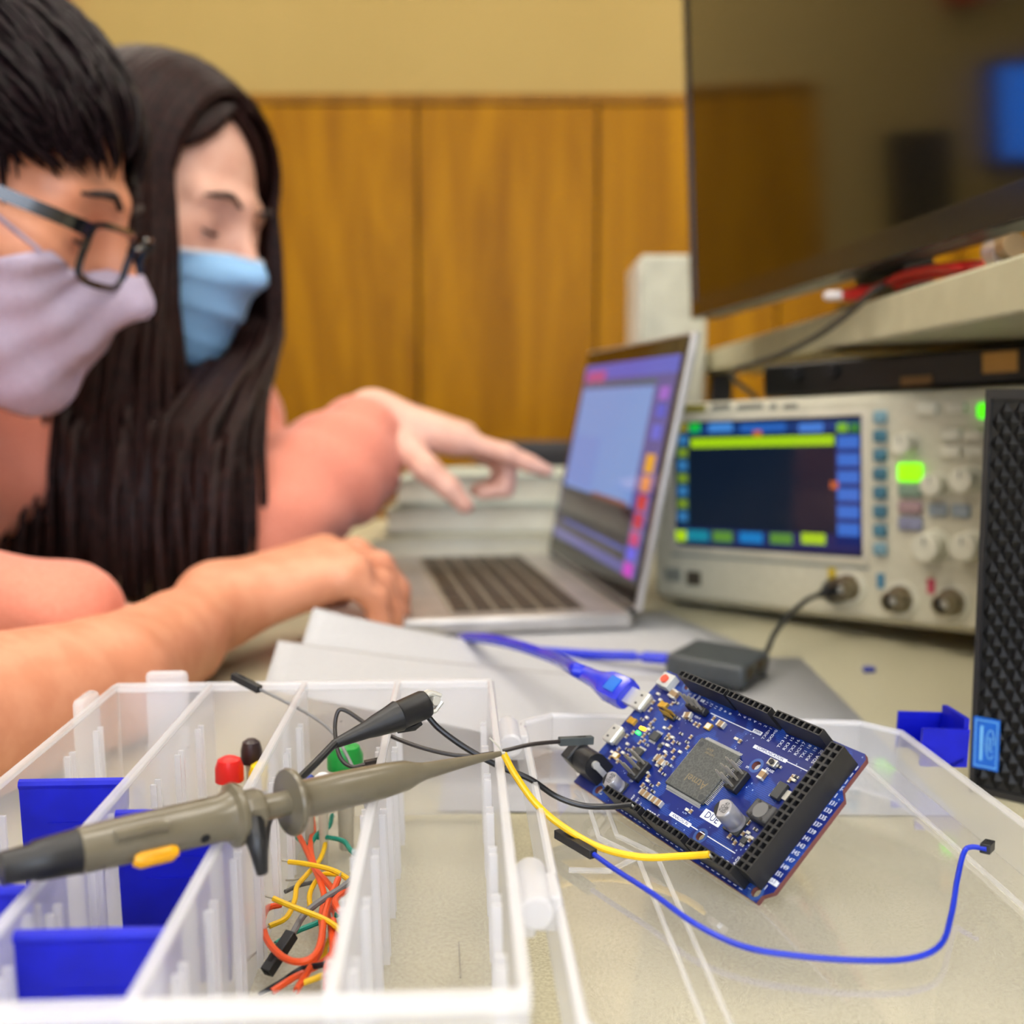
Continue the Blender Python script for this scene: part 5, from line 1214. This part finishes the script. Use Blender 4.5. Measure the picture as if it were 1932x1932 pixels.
# hair: scalp shell and forward-swept locks
def shell_hair(H, cutf, grow):
    def f(P):
        L = H.loc(P); d = ell(L, (-.014, 0, .036), (.100 + grow, .080 + grow, .094 + grow))
        d = smin(d, ell(L, (-.05, 0, -.01), (.062 + grow, .070 + grow, .075)), .03)
        return smax(d, cutf(L), .006)
    return f
def cutA(L):   # keep what lies above and behind the hairline
    y = np.abs(L[:, 1])
    line = -(L[:, 2] - (.066 - .62 * np.clip(y - .03, 0, 1) )) * .8       # forehead line drops toward the temples
    front = L[:, 0] - (.018 - 0.2 * np.clip(.04 - L[:, 2], 0, 1))
    return np.minimum(np.maximum(line, front * 0 - 1), np.maximum(front, -(L[:, 2] + .055)))
sdf_mesh(shell_hair(HA, cutA, .006), HA.c - .16, HA.c + .16, .004, 'scalp_hair', hair_a, pa)
lk = MB()
for i in range(1000):
    s = rng.uniform(-1, 1); x0 = rng.uniform(-.105, .055); th = s * 1.5      # root on the crown, combed forward and to the side
    rad = math.sqrt(max(.02, 1 - ((x0 + .014) / .112) ** 2)); p = np.array([x0, .086 * rad * math.sin(th), .036 + .100 * rad * math.cos(th)])
    pts = [p]; L = rng.uniform(.05, .085); dirv = np.array([1.0, .30 * math.sin(th) + rng.normal(0, .16), 0.0]); lift = rng.uniform(1.03, 1.10)
    for k in range(7):
        q = pts[-1] + dirv / np.linalg.norm(dirv) * L / 7; c_ = q - np.array([-.014, 0, .036])
        e_ = math.sqrt((c_[0] / .104) ** 2 + (c_[1] / .084) ** 2 + (c_[2] / .098) ** 2); q = np.array([-.014, 0, .036]) + c_ / e_ * (1.015 + (lift - 1.015) * math.sin(math.pi * min(1, .15 + k / 8)))
        dirv = q - pts[-1] + np.array([0, .0, -.0006]); pts.append(q)
    cutz = .052 + .012 * math.sin(i * 1.7)
    pts = [q for q in pts if not (q[0] > .035 and q[2] < cutz - .45 * max(0, abs(q[1]) - .035))]
    if len(pts) < 4: continue
    n_ = len(pts); lk.tube([HA.W(q) for q in pts], [.0014 + .0016 * math.sin(math.pi * min(1, .2 + .8 * k / n_)) for k in range(n_ - 1)] + [.0004], 5, flat=.7)
for i in range(320):   # side hair down to the ear
    s = -1 if i % 2 else 1; x0 = rng.uniform(-.09, .040); p = np.array([x0, s * .084, .075 - max(0, x0) * .3]); pts = []
    Lz = rng.uniform(.05, .085) if x0 < .0 else rng.uniform(.035, .062)
    for k in range(6):
        z = p[2] - Lz * k / 5; x = x0 + .012 * k / 5; e_ = max(.0, 1 - ((z - .036) / .100) ** 2 - ((x + .014) / .106) ** 2); y = s * max(.062, .088 * math.sqrt(e_))
        pts.append(np.array([x, y, z]))
    lk.tube([HA.W(q) for q in pts], [.0018, .0026, .0026, .0024, .0018, .0006], 5, flat=.6)
lk.build('hair_locks', hair_a, pa, angle=80)['kind'] = 'stuff'
def brows_eyes(H, par, ycol):
    for s in (-1, 1):
        MB().tube(smooth_path([H.W((.0945, s * .014, .029)), H.W((.0930, s * .030, .0345)), H.W((.0800, s * .046, .029))], 5), [.0022] * 4 + [.003] * 3 + [.0025] * 2 + [.0014] * 2, 6).build('eyebrow', brow_m, par)
        MB().tube(smooth_path([H.W((.0835, s * .020, .0015)), H.W((.0868, s * .032, -.0005)), H.W((.0790, s * .044, .0020))], 5), [.0006] + [.0016] * 9 + [.0006], 6).build('eyelash_line', eye_w, par)
brows_eyes(HA, pa, None)
# glasses
frm = mat('frame_black_gloss', (14, 14, 18), 0.15, coat=0.5)
gls = thing('eyeglasses', 'black framed glasses worn above the grey mask', 'glasses', tuple(HA.W((.10, 0, .004))))
def ribbon(path, hh, tt, upv):
    m = MB(); vs = []; n_ = len(path)
    for i, q in enumerate(path):
        t_ = (path[min(i + 1, n_ - 1)] - path[max(i - 1, 0)]).normalized(); sd = t_.cross(upv).normalized(); u_ = sd.cross(t_); h_ = hh if not isinstance(hh, (list, tuple)) else hh[0] + (hh[1] - hh[0]) * i / (n_ - 1)
        vs += [q + u_ * h_ + sd * tt, q - u_ * h_ + sd * tt, q - u_ * h_ - sd * tt, q + u_ * h_ - sd * tt]
    fs = [(i * 4 + j, i * 4 + (j + 1) % 4, i * 4 + 4 + (j + 1) % 4, i * 4 + 4 + j) for i in range(n_ - 1) for j in range(4)] + [(3, 2, 1, 0), tuple((n_ - 1) * 4 + j for j in range(4))]
    return m.add(vs, fs)
hup = HA.W((0, 0, 1)) - HA.W((0, 0, 0))
for s in (-1, 1):
    rim = [HA.W((.1085 - .012 * (abs(y) / .06) ** 2, s * y, z)) for y, z in [(.035 + .025 * math.copysign(abs(math.cos(a)) ** .45, math.cos(a)), -.002 + .0185 * math.copysign(abs(math.sin(a)) ** .45, math.sin(a))) for a in [2 * math.pi * k / 32 for k in range(33)]]]
    MB().tube(rim, [0.0024] * 33, 6).build('rim', frm, gls)
    MB().add([tuple(q) for q in rim[:-1]], [tuple(range(32))]).build('lens', plastic('lens_clear', 0.03, (200, 220, 255), 0.05, .5, .2), gls)
    ribbon(smooth_path([HA.W((.099, s * .061, .010)), HA.W((.085, s * .0765, .0115)), HA.W((.030, s * .0865, .013)), HA.W((-.012, s * .0880, .016)), HA.W((-.032, s * .0865, -.006))], 6), (.0046, .0030), .0013, hup).build('temple', frm, gls)
MB().tube(smooth_path([HA.W((.1065, -.011, .006)), HA.W((.1105, 0, .009)), HA.W((.1065, .011, .006))], 5), 0.0016, 6).build('bridge', frm, gls)

# ---- far person: long dark hair, blue surgical mask, coral sweater, pointing
HB = Head((-0.3220, 1.00, 0.3310), math.radians(-20), math.radians(17), math.radians(-4))
nkB = HB.w((-.060, 0, -.170))
wF = [([np.array((-.045, .984, .131)), np.array((-.004, .980, .119)), np.array((.016, .980, .110)), np.array((.032, .981, .1035))], [.0100, .0090, .0080, .0062])]
for i, (y, L) in enumerate(((1.003, 1.0), (1.021, .95), (1.037, .8))):
    wF.append(([np.array((-.042, y, .130 - .003 * i)), np.array((-.042 + .040 * L, y, .113 - .003 * i)), np.array((-.042 + .036 * L, y - .003, .086)), np.array((-.058 + .030 * L, y - .004, .082))], [.0100, .0092, .0085, .0070]))
wF.append(([np.array((-.100, .975, .130)), np.array((-.074, .957, .106)), np.array((-.055, .953, .090)), np.array((-.041, .953, .0745))], [.0150, .0120, .0100, .0078]))
A_w = dict(arm=[(-.300, 1.085, .150), (-.205, .895, .040), (-.128, 1.000, .146)], ar=[.045, .036, .0255],
           palm=[((-.128, .992, .150), (-.048, .986, .131), .0225, .0150), ((-.128, 1.004, .151), (-.046, 1.006, .133), .0225, .0155), ((-.126, 1.014, .147), (-.050, 1.028, .127), .0200, .0140)], fingers=wF)
def torsoB(P, e=0.0):
    d = rcone(P, nkB, (-.545, .97, .02), .050 + e, .112 + e)
    d = smin(d, rcone(P, (-.455, .815, .110), (-.305, 1.075, .150), .052 + e, .052 + e), .07)
    d = smin(d, rcone(P, (-.56, .90, .0), (-.535, 1.04, .0), .095 + e, .095 + e), .08)
    return smin(d, rcone(P, (-.565, .98, -.06), (-.67, 1.0, -.24), .12 + e, .14 + e), .08)
rarm = [(-.455, .815, .105), (-.410, .590, .054), (-.255, .615, .040)]
def bodyB(P):
    d = headsdf(HB.loc(P)); d = smin(d, torsoB(P), .03); d = arm_hand(P, d, A_w)
    d = smin(d, chain(P, rarm, [.042, .036, .024], .02), .03)
    hd = rcone(P, (-.255, .615, .034), (-.222, .638, .026), .022, .018)
    for s, L in ((-.024, .050), (-.008, .056), (.008, .052), (.022, .042)):
        b = np.array((-.222, .638, .026)) + np.array((.88, -.45, 0)) * s; t = b + np.array((.45, .88, -.12)) * L; hd = smin(hd, rcone(P, b, t, .0095, .007), .004)
    hd = smin(hd, rcone(P, (-.245, .632, .030), (-.232, .672, .020), .012, .008), .006)
    return smin(d, hd, .015)
pb = thing('person', 'person with long dark hair, blue surgical mask and coral sweater pointing at the laptop', 'person', (-0.66, 1.0, -0.38))
sdf_mesh(bodyB, (-.84, .53, -.42), (.06, 1.18, .48), .0038, 'body', skin_b, pb)
def sweaterB(P):
    d = torsoB(P, .014)
    d = smin(d, chain(P, [(-.300, 1.085, .150), (-.205, .895, .053), (-.150, .970, .112), (-.139, .985, .130)], [.066, .049, .046, .041], .025), .035)
    d = smin(d, chain(P, [rarm[0], rarm[1], (-.262, .613, .041)], [.062, .048, .036], .025), .03)
    d = smax(d, -(np.linalg.norm(P - HB.w((-.045, 0, -.125)), axis=1) - .070), .012)
    e = np.array((.3, .38, .42)); 
    w = 0.0042 * np.sin(P[:, 0] * 75 + P[:, 2] * 55 + 2.0 * np.sin(P[:, 1] * 40)) * np.sin(P[:, 1] * 46 + P[:, 2] * 60 + 1.0)
    return d + w
sdf_mesh(sweaterB, (-.86, .515, -.44), (-.06, 1.20, .30), .0055, 'sweater', coral, pb)
sdf_mesh(legs(-.66, 1.0), (-.82, .74, -.745), (-.04, 1.28, -.12), .011, 'trousers', denim, pb)
# knitted cuff
cuffc, cuffd = Vector((-.1385, .9855, .131)), Vector((.30, .47, .83)).normalized()
MB().lathe(cuffc - cuffd * .004, cuffc + cuffd, [(0, .040), (.004, .0425), (.012, .0420), (.016, .038), (.0162, .034), (.008, .032)], 26).build('cuff', mat('knit_coral_dark', (196, 106, 80), 0.9), pb)
mkb, MVB = make_mask('face_mask', HB, pb, maskb, lambda k: -.010 - .014 * min(1, k * 1.6), lambda k: -.124 + .055 * k ** 2, 1.30, 3, .006, nu=45)
nvB, nuB = MVB.shape[:2]
MB().tube([Vector(x) for x in MVB[0].tolist()], 0.0022, 6).build('top_binding', maskw, mkb)
for side in (0, nuB - 1):
    s_ = -1 if side == 0 else 1
    for j, ez in ((1, .024), (nvB - 4, -.026)):
        MB().tube(smooth_path([Vector(MVB[j, side].tolist()), HB.W((.012, s_ * .079, ez)), HB.W((-.028, s_ * .083, ez * .9))], 6), 0.0013, 6).build('ear_loop', maskw, mkb)
brows_eyes(HB, pb, None)
def cutB(L):
    y = np.abs(L[:, 1] + .006); line = -(L[:, 2] - (.104 - .95 * np.clip(y - .004, 0, 1))) ; front = L[:, 0] - (.022)
    return np.minimum(np.maximum(line, -1), np.maximum(front, -(L[:, 2] + .10)))
sdf_mesh(shell_hair(HB, cutB, .007), HB.c - .17, HB.c + .17, .004, 'scalp_hair', hair_b, pb)
def strand(lst, i, side, x0, spread, zend, fall, fast=(0, 1)):
    """from the parting over the side of the head, then straight down"""
    pts = []
    rad = math.sqrt(max(.05, 1 - ((x0 + .014) / .118) ** 2)); rr = 1.0 + .05 * rng.random()
    nA = 7
    for k in range(nA):
        th = side * (.04 + 1.50 * k / (nA - 1)); xx = x0 + .010 * k / nA
        pts.append(HB.W((xx, .088 * rad * rr * math.sin(th), .036 + .102 * rad * rr * math.cos(th))))
    p = pts[-1].copy(); n2 = 9; tx, ty = fall
    wob = rng.uniform(0, 6.28)
    for k in range(1, n2 + 1):
        t = k / n2; z = p.z + (zend - p.z) * t; t2 = min(1, max(0, (t - fast[0]) / (fast[1] - fast[0]))); sm__ = t2 * t2 * (3 - 2 * t2)
        pts.append(Vector((p.x + tx * sm__ + .004 * math.sin(wob + 5 * t), p.y + ty * sm__ + .003 * math.cos(wob + 4 * t), z)))
    n_ = len(pts); lst.tube(pts, [.0020 + spread * math.sin(math.pi * min(1, .2 + .8 * k / n_)) for k in range(n_ - 1)] + [.0008], 5, flat=.7)
hb = MB()
for i in range(340):      # near side curtain
    x0 = rng.uniform(-.100, .054); a = (x0 + .10) / .154
    strand(hb, i, -1, x0, rng.uniform(.0024, .0045), rng.uniform(-.005, .05) + .02 * a, (rng.uniform(-.09, .06) * (.25 + .75 * (1 - a)) + .010 * a, rng.uniform(-.07, .01) - .02))
for i in range(300):      # far side
    x0 = rng.uniform(-.090, .066); a = (x0 + .09) / .156
    strand(hb, i, 1, x0, rng.uniform(.0024, .0042), rng.uniform(-.005, .05), (rng.uniform(.0, .055) - .035 * a + .01, rng.uniform(-.27, -.18)), (.34, .72))
for i in range(120):      # back
    an = rng.uniform(math.pi * .62, math.pi * 1.38); q0 = np.array([-.014 + .104 * math.cos(an), .086 * math.sin(an), .05])
    pts = [HB.W((-.03, .0, .135)), HB.W((q0[0] * .8, q0[1] * .7, .11)), HB.W(tuple(q0))]; p = pts[-1]
    ze = rng.uniform(.02, .08); dx = rng.uniform(-.02, .06)
    for k in range(1, 8): t = k / 7; pts.append(Vector((p.x - .05 * math.sin(math.pi * t) + dx * t, p.y, p.z + (ze - p.z) * t)))
    hb.tube(pts, [.003] * 2 + [.005] * (len(pts) - 3) + [.001], 5, flat=.7)
hb.build('hair_strands', hair_b, pb, angle=80)['kind'] = 'stuff'
